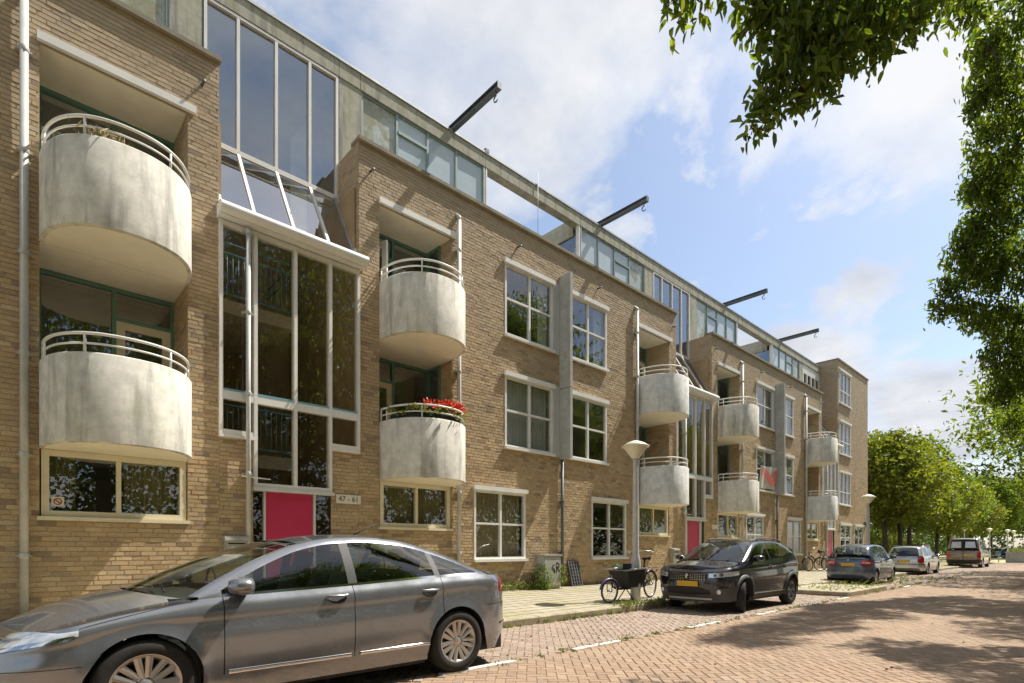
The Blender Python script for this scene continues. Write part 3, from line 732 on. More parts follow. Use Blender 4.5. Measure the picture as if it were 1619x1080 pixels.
    for z in (F1+0.25, F2+0.25):
        m = MB(); m.box(c-1.26, c+0.42, D+1.1, D+3.55, z-0.26, z); L = m.build('landing', M_INT, T, True)
        r_ = MB()
        for zz in (z+0.12, z+0.92, z+1.12): r_.tube([(c-1.26, D+1.13, zz), (c+0.40, D+1.13, zz), (c+0.40, D+2.6, zz)], 0.02, 6)
        for i in range(16): r_.tube([(c-1.2+i*0.105, D+1.13, z+0.12), (c-1.2+i*0.105, D+1.13, z+0.92)], 0.009, 5)
        r_.tube([(c+0.40, D+1.13, z-0.26), (c+0.40, D+1.13, z+1.12)], 0.022, 6)
        r_.build('railing', M_BLUE, L)
    m = MB()
    for i in range(14): m.box(c+0.45, c+1.2, D+1.2+i*0.16, D+1.4+i*0.16, 0.3+i*0.19, 0.36+i*0.19)
    m.build('stair_flight', M_INT, T, True)
    downpipe(T, c-0.88, 0.22, 7.1, 0.042, y=D-0.12, hopper=False)
    # small wall bracket lamp arm left of the door
    m = MB(); m.tube([(c-1.0, D-0.14, 2.62), (c-0.5, D-0.14, 2.60)], 0.012, 6); m.tube([(c-0.88, D-0.14, 2.61), (c-0.88, D, 2.61)], 0.012, 6); m.build('flag_bracket', M_WHITE, T, True)
stairwell(STAIRS[0], 'glass stairwell with a pink-red door right behind the grey saloon', 0)
stairwell(STAIRS[1], 'glass stairwell with a red door behind the black crossover car', 1)
stairwell(STAIRS[2], 'glass stairwell against the tall end house, with parked bicycles beside its door', 2)
# ------------------------------------------------------------------ set-back top storey under one long concrete roof edge
T = thing('penthouse_storey', 'set-back glazed top storey with a long weathered concrete roof edge and four hoist beams', 'top storey', (4.15, D+1, F3))
yp = D+1.0; zr0, zr1 = 11.80, 12.16
xs = [-11.05, -1.45, 9.75, 13.75, 24.95, 28.95, 35.85]
m = MB()
seg = [-11.0, -4.0, 2.80, 5.5, 6.02, 9.75, 13.75, 17.5, 18.0, 20.7, 21.2, 24.95, 28.95, 33.2, 35.85]
for a, b_ in zip(seg[:-1], seg[1:]):
    f = MB(); f.box(a+0.006, b_-0.006, yp-0.06, yp+0.22, zr0, zr1); f.build('roof_edge', M_FASCIA, T, True)
f = MB(); f.box(-11, 35.85, yp-0.085, yp+0.26, zr1, zr1+0.05); f.build('roof_trim', M_LEAD, T, True)
for a, b_ in ((-11.0, -1.45-0.0), (-1.45, 9.75), (13.75, 24.95), (28.95, 35.8)):
    if a == -11.0: continue
    f = MB(); f.box(a+0.02, b_-0.02, yp+0.22, yp+6.5, zr0+0.1, zr1-0.02); f.build('roof_slab', M_LEAD, T, True)
for c in STAIRS:
    for sg in (-1, 1):
        X = lambda u: c+sg*u
        if c > 30 and sg > 0: continue
        f = MB(); f.box(*sorted((X(1.36), X(1.90))), yp-0.04, yp+0.1, 9.2, zr0); f.build('wall_pier', M_FASCIA, T, True)
        us_ = (1.92, 2.84, 3.72, 4.62, 5.54)
        fr = MB()
        for u in us_: fr.box(X(u)-0.03, X(u)+0.03, yp-0.03, yp+0.06, 9.3, zr0)
        fr.box(*sorted((X(1.95), X(5.51))), yp-0.02, yp+0.05, zr0-0.05, zr0-0.001); fr.box(*sorted((X(1.95), X(5.51))), yp-0.02, yp+0.05, 9.3, 9.9)
        fr.box(*sorted((X(2.87), X(3.69))), yp-0.04, yp+0.03, 11.33, 11.40); fr.box(*sorted((X(5.57), X(5.60))), yp-0.05, yp+0.1, 9.3, zr0)
        W = fr.build('window_band', M_TEAL, T, True)
        for i in range(4):
            for (z0, z1) in (((9.9, 11.33), (11.40, zr0-0.05)) if i == 1 else ((9.9, zr0-0.05),)):
                a, b_ = sorted((X(us_[i]), X(us_[i+1]))); q = MB(); t = (rng.random()-0.5)*0.008
                q.add([(a+0.03,yp+0.01+t,z0),(b_-0.03,yp+0.01-t,z0),(b_-0.03,yp+0.01-t,z1),(a+0.03,yp+0.01+t,z1)], [(0,1,2,3)])
                o = q.build('pane', M_STAIN if i == 0 else M_OPAL, W)
        # end wall of the top storey beside the open terrace
        xe = X(5.6); f = MB(); f.box(xe-0.06, xe+0.06, yp-0.05, yp+0.08, 9.1, zr0); f.build('corner_post', M_WHITE, T, True)
        f = MB(); f.box(xe-0.05, xe+0.05, yp+0.22, yp+6.4, 11.55, zr1-0.03); f.build('roof_edge', M_FASCIA, T, True)
        f = MB(); f.box(xe-0.04, xe+0.04, yp+1.0, yp+6.4, 9.1, 11.55); f.box(xe-0.04, xe+0.04, yp+0.08, yp+1.0, 9.1, 9.9); f.build('end_wall', M_FASCIA, T, True)
        q = MB(); v = [(xe,yp+0.12,9.9),(xe,yp+1.0,9.9),(xe,yp+1.0,11.55),(xe,yp+0.12,11.55)]; q.add(v, [(3,2,1,0)]); q.build('end_pane', M_GLASSS, T, True)
        # hoist beam on the roof
        xb = X(4.5); h = MB(); y0 = yp-1.86; y1 = yp+1.2; zc = zr1+0.135
        h.box(xb-0.065, xb+0.065, y0, y1, zc+0.06, zc+0.08); h.box(xb-0.065, xb+0.065, y0, y1, zc-0.08, zc-0.06); h.box(xb-0.012, xb+0.012, y0, y1, zc-0.06, zc+0.06)
        h.box(xb-0.065, xb+0.065, y0-0.012, y0, zc-0.08, zc+0.08)
        o = h.build('hoist_beam', M_STEEL, T, True)
        k = MB(); yh = y0+0.12; zh = zc-0.08; k.tube([(xb, yh, zh), (xb, yh, zh-0.09)], 0.014, 6)
        k.tube([(xb, yh+0.075*math.sin(t), zh-0.165+0.075*math.cos(t)) for t in [i*0.35 for i in range(13)]], [0.018]*10+[0.014, 0.01, 0.004], 7); k.build('hook', M_STEEL, o)
m = MB(); m.tube([(11.75, yp-0.1, 10.2), (11.75, yp-0.1, 12.6)], 0.008, 5); m.tube([(11.75, yp-0.1, 12.2), (11.75, yp+0.1, 12.24)], 0.02, 6); m.build('lightning_rod', M_LEAD, T, True)
m = MB(); m.box(9.72, 9.85, yp-0.09, yp+0.0, 12.2, 12.3); m.build('roof_fitting', M_STEEL, T, True)
# inside the top storey
m = MB()
for a, b_ in ((-1.4, 2.8), (5.5, 9.7), (13.8, 18.0), (20.7, 24.9), (29.0, 33.2)): m.box(a, b_, yp+1.6, yp+1.7, 9.0, 11.9)
m.build('inner_wall', M_INT, T, True)
# ------------------------------------------------------------------ the four-storey end house
x0, x1 = 35.88, 41.9; zt = 12.42
B = thing('end_house', 'taller four-storey brick end house with a plain side, last of the row', 'building', (x0, D, 0)); holes = []
def ew(a, b_, z0, z1, **kw):
    holes.append((a, b_, z0, z1)); window(B, a, b_, z0, z1, **kw)
for z0, z1 in ((3.95, 5.85), (6.95, 8.85), (9.95, 11.85)): ew(36.15, 38.25, z0, z1, nc=3, nr=2, zsplit=0.4)
ew(36.3, 38.3, 1.15, 2.75); ew(39.0, 40.9, 0.3, 2.75, nc=2, nr=2, zsplit=0.3, sill=False, fm=M_WHITE)
m = MB(); wall_sheet(m, x0, x1, 0, zt, holes, front_map(D)); m.build('wall', M_MORTAR, B, True)
brick_face(B, brick_cells(x0, x1, 0.24, zt, holes), front_map(D), False, lambda u, d, v: (u, D, v), 0)
brick_face(B, brick_cells(D, 14.5, 6.9, zt, []), side_map(x0-0.004), True, lambda u, d, v: (x0, u, v), rest_name='end_brickwork')
m = MB(); m.box(x0+0.01, x0+0.1, D+0.02, 20, 0, zt); m.box(x1-0.1, x1-0.001, D+0.02, 20, 0, zt); m.box(x0+0.1, x1-0.1, 19.9, 20, 0, zt); m.build('side_wall', M_BRICK, B, True)
m = MB(); m.box(x0-0.03, x1+0.03, D-0.06, 20.03, zt, zt+0.07); m.build('coping', M_COPE, B, True)
m = MB()
for z in (F1, F2, F3, 12.3): m.box(x0+0.12, x1-0.12, D+0.2, 19.8, z-0.2, z)
m.box(x0+0.12, x1-0.12, D+3, D+3.1, 0.3, 12); m.build('inner_floor', M_INT, B, True)
m = MB(); m.box(41.0, 41.3, D-0.3, D-0.01, 2.75, 3.05); m.tube([(41.15, D-0.3, 2.9), (41.15, D-0.42, 2.86)], 0.12, 8); m.build('wall_lamp', M_STEEL, B, True)
# ------------------------------------------------------------------ vehicles
def car_paint(name, col, metal=0.5, rough=0.32):
    m, nt, b, out = new_mat(name); b.inputs['Base Color'].default_value = (*col, 1); b.inputs['Metallic'].default_value = metal
    b.inputs['Roughness'].default_value = rough; b.inputs['Coat Weight'].default_value = 1.0; b.inputs['Coat Roughness'].default_value = 0.03
    c = objco(nt); v = ramp(nt, noise(nt, c, 5, 5), [(0.35, 0.20), (0.7, 0.30)]); nt.links.new(v, b.inputs['Roughness'])
    return m
M_TYRE = simple('tyre_rubber', (0.022, 0.021, 0.02), 0.85, var=0.25, vs=12)
M_RIM = simple('alloy_rim', (0.52, 0.50, 0.48), 0.32, 0.75, var=0.08)
M_DISC = simple('brake_disc', (0.16, 0.15, 0.14), 0.45, 0.8, var=0.15)
M_PLAST = simple('dark_plastic', (0.022, 0.023, 0.024), 0.55, var=0.15)
M_TRIM = simple('grey_plastic', (0.075, 0.077, 0.08), 0.6, var=0.1)
M_CHROME = simple('chrome', (0.72, 0.72, 0.72), 0.1, 1.0, var=0.02)
M_SEAT = simple('seat_fabric', (0.035, 0.034, 0.034), 0.9, var=0.2, vs=20)
M_LAMPIN = simple('lamp_reflector', (0.80, 0.81, 0.83), 0.22, 0.35, var=0.22, vs=22)
M_LENS = glass('lamp_lens', (0.92, 0.94, 0.95), 1.5, wav=0)
def lamp_mat(name, col):
    m, nt, b, out = new_mat(name); c = objco(nt); v = ramp(nt, noise(nt, c, 24, 2), [(0.35, 0.7), (0.65, 1.25)])
    nt.links.new(mixc(nt, 1.0, col, v, 'MULTIPLY'), b.inputs['Base Color']); b.inputs['Roughness'].default_value = 0.12; b.inputs['Coat Weight'].default_value = 1; return m
M_TAIL = lamp_mat('tail_lamp', (0.42, 0.012, 0.02)); M_TAILW = lamp_mat('tail_lamp_clear', (0.6, 0.42, 0.42))
M_PLATE = simple('yellow_plate', (0.62, 0.38, 0.02), 0.5, var=0.03); M_PLATEB = simple('plate_blue', (0.02, 0.05, 0.35), 0.5)
def wheel(par, x, y, R, rr, wd, out, spokes='v7', rim=None, steer=0.0, hi=True):
    """wheel with its axis along y; out=+1/-1 is the outer side"""
    rim = rim or M_RIM; nseg = 40 if hi else 24; hw = wd/2
    m = MB()
    m.lathe([(rr*0.62, -hw*0.5), (rr*0.62, -hw*0.42), (0.05, -hw*0.42)], nseg, axis='y'); Wt = m.build('wheel', M_DISC, par, loc=(x, y, R), rot=(0, 0, steer))
    t = MB(); t.lathe([(rr-0.004, -hw*0.92), (rr+0.02, -hw), (R-0.035, -hw*1.02), (R-0.008, -hw*0.80), (R, -hw*0.45), (R, hw*0.45), (R-0.008, hw*0.80), (R-0.035, hw*1.02), (rr+0.02, hw), (rr-0.004, hw*0.92)], nseg, axis='y')
    t.build('tyre', M_TYRE, Wt)
    r = MB(); o = hw*0.9*out
    r.lathe([(rr-0.002, -hw*0.9*out), (rr-0.03, -hw*0.6*out), (rr-0.035, o*0.75), (rr-0.016, o*0.93), (rr+0.004, o), (rr-0.004, o*1.02), (rr-0.02, o*0.96), (rr-0.045, o*0.6)], nseg, axis='y')
    n = 7 if spokes == 'v7' else 5
    for i in range(n):
        a = 2*PI*i/n+0.3
        for da in ((-0.15, 0.15) if spokes in ('v7', 'v5') else (0.0,)):
            ki, ko = (0.9, 1.75) if spokes == 'v7' else (0.6, 1.35)
            p = Vector((0.055*math.cos(a+da*ki), o*0.80, 0.055*math.sin(a+da*ki))); q = Vector(((rr-0.02)*math.cos(a+da*ko), o*0.93, (rr-0.02)*math.sin(a+da*ko)))
            d = (q-p).normalized(); s = d.cross(Vector((0, 1, 0)))
            w0, w1 = (0.019, 0.025) if spokes == 'v7' else ((0.02, 0.026) if spokes == 'v5' else (0.032, 0.045))
            yb = Vector((0, -0.028*out, 0)); yf = Vector((0, 0.006*out, 0))
            vs = [p-s*w0, p+yf, p+s*w0, p+s*w0*1.2+yb, p-s*w0*1.2+yb, q-s*w1, q+yf, q+s*w1, q+s*w1*1.2+yb, q-s*w1*1.2+yb]
            fs = [(0,1,6,5),(1,2,7,6),(2,3,8,7),(4,0,5,9),(3,4,9,8),(5,6,7,8,9)]
            r.add(vs, [f if out < 0 else f[::-1] for f in fs])
    r.lathe([(0.005, o*0.90), (0.035, o*0.90), (0.042, o*0.84), (0.075, o*0.80), (0.08, o*0.6)], 20, axis='y')
    for i in range(5):
        a = 2*PI*i/5; r.lathe([(0.001, o*0.86), (0.009, o*0.86), (0.010, o*0.74)], 6, c=(0.058*math.cos(a), 0, 0.058*math.sin(a)), axis='y', m=1)
    r.build('rim', [rim, M_STEEL], Wt); return Wt
def make_car(P, name, label, cat, loc, rz, group=None):
    T = thing(name, label, cat, loc, rz, group)
    L, W = P['L'], P['W']; xf, xr, R, Ra = P['xf'], P['xr'], P['R'], P['Ra']; zs, zd = P['zs'], P['zd']
    paint = P['paint']; top = pchip(P['top']); zc = pchip(P['crease']); af, nf, ar, nr = P['af'], P['nf'], P['ar'], P['nr']
    iS, iSu, iF, iFu, iR, iRu = [pchip(k) for k in P['inset']]
    seams = P['seams']; hi = P.get('hi', True); dx = 0.045 if hi else 0.08
    px, py = [], []
    nth = 16 if hi else 10
    for i in range(nth):
        t = PI/2*i/nth; px.append(af-af*math.cos(t)**(2/nf)); py.append(W*math.sin(t)**(2/nf))
    xs = list(np.arange(af, L-ar, dx))
    for xa in (xf, xr):
        xs += [xa+Ra*math.sin(k) for k in np.linspace(-PI/2, PI/2, 17 if hi else 11)]+[xa-Ra-0.002, xa+Ra+0.002, xa-Ra-0.05, xa+Ra+0.05]
    g = 0.0035
    for s in seams: xs += [s-g, s+g]
    xs += P.get('xs', [])
    xs = sorted(set(round(x, 4) for x in xs if af <= x <= L-ar)); keep = [xs[0]]
    must = set(round(s+e, 4) for s in seams for e in (-g, g))
    for x in xs[1:]:
        if x-keep[-1] < 0.012 and x not in must:
            continue
        if x in must and x-keep[-1] < 0.012 and keep[-1] not in must: keep[-1] = x; continue
        keep.append(x)
    px += keep; py += [W]*len(keep)
    for i in range(1, nth+1):
        t = PI/2*(1-i/nth); px.append(L-ar+ar*math.cos(t)**(2/nr)); py.append(W*abs(math.sin(t))**(2/nr))
    px = np.array(px); py = np.array(py); py[-1] = 0; py[0] = 0
    bow = 1-P.get('bow', 0.035)*((px-L*0.5)/(L*0.5))**2; py = py*bow
    tx = np.gradient(px); ty = np.gradient(py); ln = np.hypot(tx, ty)+1e-9; nx, ny = -ty/ln, tx/ln
    nx[0], ny[0] = -1, 0; nx[-1], ny[-1] = 1, 0
    S_ = np.concatenate([[0], np.cumsum(np.hypot(np.diff(px), np.diff(py)))])
    N = len(px)
    def inset(j, z):
        x = px[j]; zt = float(top(x)); zk = min(float(zc(x)), zt-0.01)
        f2 = nx[j]**2; front = x < L/2
        if z <= zk:
            u = (z-zs)/(zk-zs); a, b_ = iS(u), (iF(u) if front else iR(u))
        else:
            u = (z-zk)/(zt-zk); a, b_ = iSu(u), (iFu(u) if front else iRu(u))
        v = float(a)*(1-f2)+float(b_)*f2
        for xa in (xf, xr):                              # flared wheel-arch lips
            d = math.hypot(x-xa, z-R)-Ra
            if f2 < 0.5 and d < 0.09: v -= P.get('flare', 0.018)*(1-max(d, 0)/0.09)**1.5
        return v
    def pos(j, z, off=0.0, sg=1):
        i = inset(j, z)-off; return (px[j]-nx[j]*i, sg*max(py[j]-ny[j]*i, 0.0), z)
    def posS(s, z, off=0.0, sg=1):
        k = min(max(int(np.searchsorted(S_, s))-1, 0), N-2); t = (s-S_[k])/(S_[k+1]-S_[k]+1e-9)
        a, b_ = pos(k, z, off, sg), pos(k+1, z, off, sg); return tuple(a[i]*(1-t)+b_[i]*t for i in range(3))
    def sx(x):
        k = nth+int(np.argmin(np.abs(px[nth:N-nth]-x))) if af < x < L-ar else int(np.argmin(np.abs(px-x)))
        if 0 < k < N-1:
            k = k if px[k] <= x else k-1; return S_[k]+(x-px[k])/(px[k+1]-px[k]+1e-9)*(S_[k+1]-S_[k])
        return S_[k]
    SE = S_[-1]
    def rows(j):
        x = px[j]; zt = float(top(x)); zk = min(float(zc(x)), zt-0.01); zb = zs; cut = P.get('skirt')
        if cut: zb = float(pchip(cut)(x))
        if abs(ny[j]) > 0.25 or True:
            for xa in (xf, xr):
                d = abs(x-xa)
                if d < Ra and py[j] > 0.5*W: zb = max(zb, R+math.sqrt(max(Ra*Ra-d*d, 0)))
        z1 = max(zb, zd); z2 = max(zk, z1)
        return [zb+(z1-zb)*i/3 for i in range(3)]+[z1+(z2-z1)*i/11 for i in range(11)]+[z2+(zt-z2)*i/6 for i in range(7)]
    RW = [rows(j) for j in range(N)]; NR = len(RW[0])
    def is_slit(j): return any(abs(px[j]-(s-g)) < 1e-3 and abs(px[j+1]-(s+g)) < 1e-3 for s in seams)
    doors = P['doors']
    def door_of(j):
        for k, (a, b_) in enumerate(doors):
            if px[j] >= a-1e-4 and px[j+1] <= b_+1e-4: return k
        return -1
    body = MB(); dm = {}
    lower = P.get('lower')                                # darker cladding on the lowest rows
    for sg in (1, -1):
        G = [[pos(j, z, 0, sg) for z in RW[j]] for j in range(N)]
        for j in range(N-1):
            dk = door_of(j); sl = is_slit(j)
            for i in range(NR-1):
                if sl and i >= 3: continue
                q = [G[j][i], G[j+1][i], G[j+1][i+1], G[j][i+1]]
                if abs(q[0][2]-q[3][2])+abs(q[1][2]-q[2][2]) < 1e-4: continue
                f = (0, 1, 2, 3) if sg > 0 else (3, 2, 1, 0)
                tgt = body
                if dk >= 0 and i >= 3: tgt = dm.setdefault((dk, sg), MB())
                mi = 1 if (lower is not None and (q[0][2]+q[3][2])/2 < lower+P.get('lowarch', 0) and tgt is body) else 0
                tgt.add(q, [f], mi, True)
    # hood, deck, side glass, roof
    hb = P['bowf']; xA0, xC0 = P['xA0'], P['xC0']; Ez, Ey = pchip(P['E']), pchip(P['Ey']); crown = pchip(P['crown'])
    hoodz = pchip(P['hoodz']); nv = 12 if hi else 8
    def smooth(t): t = min(max(t, 0), 1); return t*t*(3-2*t)
    jj = [j for j in range(N) if px[j] <= xA0+1e-6]
    xbr = P['bowr']
    E0 = [pos(j, RW[j][-1]) for j in range(N)]
    for sg in (1, -1):
        def strip(js, xm, zf, mi=0):
            G = []
            for j in js:
                p = E0[j]; row = []
                for k in range(nv+1):
                    t = k/nv; x = p[0]+(xm(p[0])-p[0])*(1-(1-t)**2); zz = p[2]+(float(zf(p[0]))-p[2])*(1-(1-t)**2)
                    row.append((x, sg*p[1]*(1-t), zz))
                G.append(row)
            body.grid(G, mi, True, flip=sg > 0)
        strip(jj, lambda x: x-hb*smooth((x-0.2)/(xA0-0.2)) if x > 0.2 else x, hoodz)
        jd = [j for j in range(N) if px[j] >= xC0-1e-6]
        deckz = pchip(P['deckz'])
        strip(jd, lambda x: x+xbr*smooth((L-0.06-x)/(L-0.06-xC0)) if x < L-0.06 else x, deckz)
    js = [j for j in range(N) if xA0-1e-6 <= px[j] <= xC0+1e-6]
    XS = np.array([px[j] for j in js])
    slope = np.gradient(Ez(XS), XS)
    roof = MB(); glassS = {}; gm = P.get('glassmat', M_CARGLASS); PF = P['pf']
    nw = 7
    for sg in (1, -1):
        cols = []
        for k, j in enumerate(js):
            b = E0[j]; x = px[j]; ez = max(float(Ez(x)), b[2]+0.0005); ey = min(float(Ey(x)), b[1]); h = ez-b[2]
            tau = PF*math.sqrt(1+slope[k]**2); g0, g1 = min(0.022, h*0.3), max(h-tau, min(0.022, h*0.3))
            zz = [0, g0]+[g0+(g1-g0)*i/nw for i in range(1, nw)]+[g1, h]
            cols.append(([(x, sg*(b[1]+(ey-b[1])*(q/h)+0.02*math.sin(PI*min(q/h, 1))*min(h/0.4, 1)), b[2]+q) for q in zz], g1-g0))
        for k in range(len(js)-1):
            xm = (px[js[k]]+px[js[k+1]])/2; seg = -1
            for n_, (a, b_) in enumerate(P['glass']):
                if a <= xm <= b_: seg = n_
            for i in range(nw+2):
                q = [cols[k][0][i], cols[k+1][0][i], cols[k+1][0][i+1], cols[k][0][i+1]]; f = (0, 1, 2, 3) if sg > 0 else (3, 2, 1, 0)
                if seg >= 0 and 1 <= i <= nw and min(cols[k][1], cols[k+1][1]) > 0.004:
                    glassS.setdefault((seg, sg), MB()).add(q, [f], 0, True)
                else:
                    mi = 2 if (seg < 0 and P['glass'][0][0] < xm < P['glass'][-1][1] and 1 <= i <= nw and P.get('blackpillar', True)) else (3 if i in (0, nw+1) and P.get('chrome_frame') and min(cols[k][1], cols[k+1][1]) > 0.004 and i == 0 else 0)
                    roof.add(q, [f], mi, True)
    xT = P['xTop']; xRt = P['xRt']
    ws, rw = MB(), MB()
    for sg in (1, -1):
        G = []
        for j in js:
            x = px[j]; b = E0[j]; ez = max(float(Ez(x)), b[2]+0.0005); ey = min(float(Ey(x)), b[1])
            fb = hb*(1-smooth((x-xA0)/(xT+0.25-xA0))) if x < xT+0.25 else 0; rb = xbr*smooth((x-(xRt-0.3))/(xC0-(xRt-0.3))) if x > xRt-0.3 else 0
            row = []
            for k in range(nv+1):
                t = k/nv; e = 1-(1-t)**2.4
                row.append((x+(rb-fb)*(1-(1-t)**2), sg*ey*(1-t), ez+float(crown(x))*e))
            G.append(row)
        for k in range(len(js)-1):
            xm = (px[js[k]]+px[js[k+1]])/2
            for i in range(nv):
                q = [G[k][i], G[k+1][i], G[k+1][i+1], G[k][i+1]]; f = (3, 2, 1, 0) if sg > 0 else (0, 1, 2, 3); f = f[::-1]
                if xA0+0.03 < xm < xT and i >= 1: ws.add(q, [f], 0, True)
                elif xRt < xm < xC0-0.02 and i >= 1: rw.add(q, [f], 0, True)
                else: roof.add(q, [f], 0 if not (P.get('glassroof') and i >= 2 and xT+0.1 < xm < xRt-0.1) else 2, True)
    bo = body.build('body', [paint, P.get('lowmat', M_PLAST)], T, weld=True); roof.build('roof', [paint, M_PLAST, M_BLACK, M_CHROME], T, weld=True)
    for (dk, sg), m in dm.items():
        o = m.build('door', paint, T, weld=True)
        a, b_ = doors[dk]; xh = b_-0.17 if P['front'] < 0 else b_-0.17; zh = P['zh']; jh = int(np.argmin(np.abs(px-xh)))
        if P.get('handles', True):
            h = MB(); n = 10
            y0 = pos(jh, zh)[1]
            h.tube([(xh+0.10*math.cos(t), sg*(y0+0.010+0.022*math.sin(t)), zh) for t in np.linspace(0, PI, n)], [0.010]+[0.013]*(n-2)+[0.010], 8)
            h.build('handle', P.get('handlemat', paint), o)
            h = MB(); h.add([(xh+0.085*math.cos(t), sg*(pos(int(np.argmin(np.abs(px-xh-0.085*math.cos(t)))), zh+0.05*math.sin(t))[1]+0.008), zh-0.02+0.05*math.sin(t)) for t in np.linspace(0, 2*PI, 20, endpoint=False)], [tuple(range(20)) if sg < 0 else tuple(reversed(range(20)))])  # flat dark oval on the door, painted shade of the hollow behind the handle
            h.build('handle_recess_shade', P.get('recess_shade_mat', M_PLAST), o)
    for (seg, sg), m in glassS.items(): m.build('side_window', gm, T, weld=True)
    ws.build('windscreen', gm, T, weld=True); rw.build('rear_window', P.get('rearglass', gm), T, weld=True)
    # wheel housings, floor, cabin
    m = MB()
    for xa in (xf, xr):
        for sg in (1, -1):
            jn = int(np.argmin(np.abs(px-xa))); yo = py[jn]+0.004; G = []
            for k in range(17):
                t = PI*k/16-0.0; x = xa+Ra*math.cos(t); z = R+Ra*math.sin(t); j = int(np.argmin(np.abs(px-x))); yy = pos(j, max(z, zs))[1]
                G.append([(x, sg*(yy-0.002), z), (x*0.98+xa*0.02, sg*(yy-0.03), z), (x, sg*(W-0.34), z)])
            m.grid(G, flip=sg < 0)
    m.box(0.35, xf-Ra, -W+0.16, W-0.16, zs-0.02, zs+0.3); m.box(xf+Ra, xr-Ra, -W+0.10, W-0.10, zs-0.04, zs+0.1); m.box(xr+Ra, L-0.25, -W+0.16, W-0.16, zs-0.02, zs+0.3); m.box(0.4, L-0.4, -W+0.34, W-0.34, zs, zs+0.25)
    m.build('underbody', M_BLACK, T)
    zB = float(top((xA0+xC0)/2)); m = MB()
    m.box(xA0-0.05, xC0, -W+0.13, W-0.13, zs+0.15, zs+0.2); m.box(xA0-0.15, xA0+0.28, -W+0.14, W-0.14, zB-0.2, zB-0.05)
    for s in seams + [xA0, ]: m.box(s-0.05, s+0.05, -W+0.09, -W+0.07, zs+0.1, zB-0.08); m.box(s-0.05, s+0.05, W-0.09, W-0.07, zs+0.1, zB-0.08)
    for (xs_, w_) in ((P['seat'], 0.24),):
        for sg in (1, -1):
            c = sg*0.37; m.bar((xs_-0.35, c, zs+0.42), (xs_+0.05, c, zs+0.38), 0.48, 0.16); m.bar((xs_+0.05, c, zs+0.42), (xs_+0.26, c, zB+0.12), 0.46, 0.15); m.bar((xs_+0.27, c, zB+0.13), (xs_+0.31, c, zB+0.30), 0.26, 0.1)
    xs_ = P['seat']+0.85; m.bar((xs_-0.35, 0, zs+0.42), (xs_+0.05, 0, zs+0.38), 1.25, 0.16); m.bar((xs_+0.05, 0, zs+0.42), (xs_+0.26, 0, zB+0.08), 1.2, 0.15)
    for c in (-0.42, 0.42): m.bar((xs_+0.27, c, zB+0.07), (xs_+0.31, c, zB+0.22), 0.26, 0.1)
    m.lathe([(0.17, -0.012), (0.19, 0), (0.17, 0.012)], 20, c=(P['seat']-0.62, -0.37*P.get('lhd', 1), zB-0.02), axis='x'); m.build('cabin', M_SEAT, T)
    wy = P.get('track', W-0.125)
    for xa in (xf, xr):
        for sg in (1, -1): wheel(T, xa, sg*wy, R, P['rim'], P['wt'], sg, P.get('spokes', 'v7'), P.get('rimmat'), (P.get('steer', 0.0) if xa == xf else 0.0), hi)
    # mirrors
    for sg in (1, -1):
        xm_, zm = P['mirror']; yb = E0[int(np.argmin(np.abs(px-xm_)))][1]; m = MB(); prof = []
        m.lathe([(0.004, -0.10), (0.055, -0.085), (0.085, -0.03), (0.09, 0.03), (0.075, 0.07), (0.02, 0.075)], 16, axis='x'); me = m.mesh('mirror', [P.get('mirrormat', paint)])
        o = put('mirror', me, T, loc=(xm_-0.02, sg*(yb+0.14), zm)); o.scale = (1.0, 1.25, 0.82)
        m = MB(); m.bar((xm_+0.02, sg*(yb-0.02), zm-0.06), (xm_, sg*(yb+0.10), zm-0.045), 0.09, 0.04); m.build('mirror_arm', M_PLAST, T)
    def patch(name, s0, s1, lo, hi_, off, mat, par=None, ns=14, nz=5, sides=(1, -1), under=None):
        lo = lo if callable(lo) else (lambda t, v=lo: v); hi_ = hi_ if callable(hi_) else (lambda t, v=hi_: v); r = None
        for sg in sides:
            m = MB(); G = []
            for a in range(ns+1):
                t = a/ns; s = s0+(s1-s0)*t; z0, z1 = lo(t), hi_(t); G.append([posS(s, z0+(z1-z0)*b/nz, off, sg) for b in range(nz+1)])
            m.grid(G, flip=sg < 0); r = m.build(name, mat, par or T)
        return r
    return T, dict(patch=patch, sx=sx, SE=SE, posS=posS, pos=pos, px=px, E0=E0, L=L, W=W, zB=zB)
def plate(T, x, y, z, out, wd=0.52, ht=0.11, tilt=0.0):
    m = MB(); m.box(-0.008, 0.0, -wd/2, wd/2, -ht/2, ht/2); o = m.build('number_plate', M_PLATE, T, loc=(x, y, z), rot=(0, tilt, 0 if out < 0 else PI))
    m = MB(); m.box(-0.0095, -0.0015, wd/2-0.045 if out < 0 else wd/2-0.045, wd/2-0.001, -ht/2+0.001, ht/2-0.001); m.build('country_strip', M_PLATEB, o); return o
INS = [[(0, .055), (.2, .022), (.45, .004), (.7, 0), (.92, .012), (1, .006)], [(0, .006), (.3, .014), (1, .062)],
       [(0, .09), (.25, .01), (.6, 0), (1, .05)], [(0, .05), (1, .20)], [(0, .09), (.3, .0), (.7, .0), (1, .03)], [(0, .03), (1, .09)]]
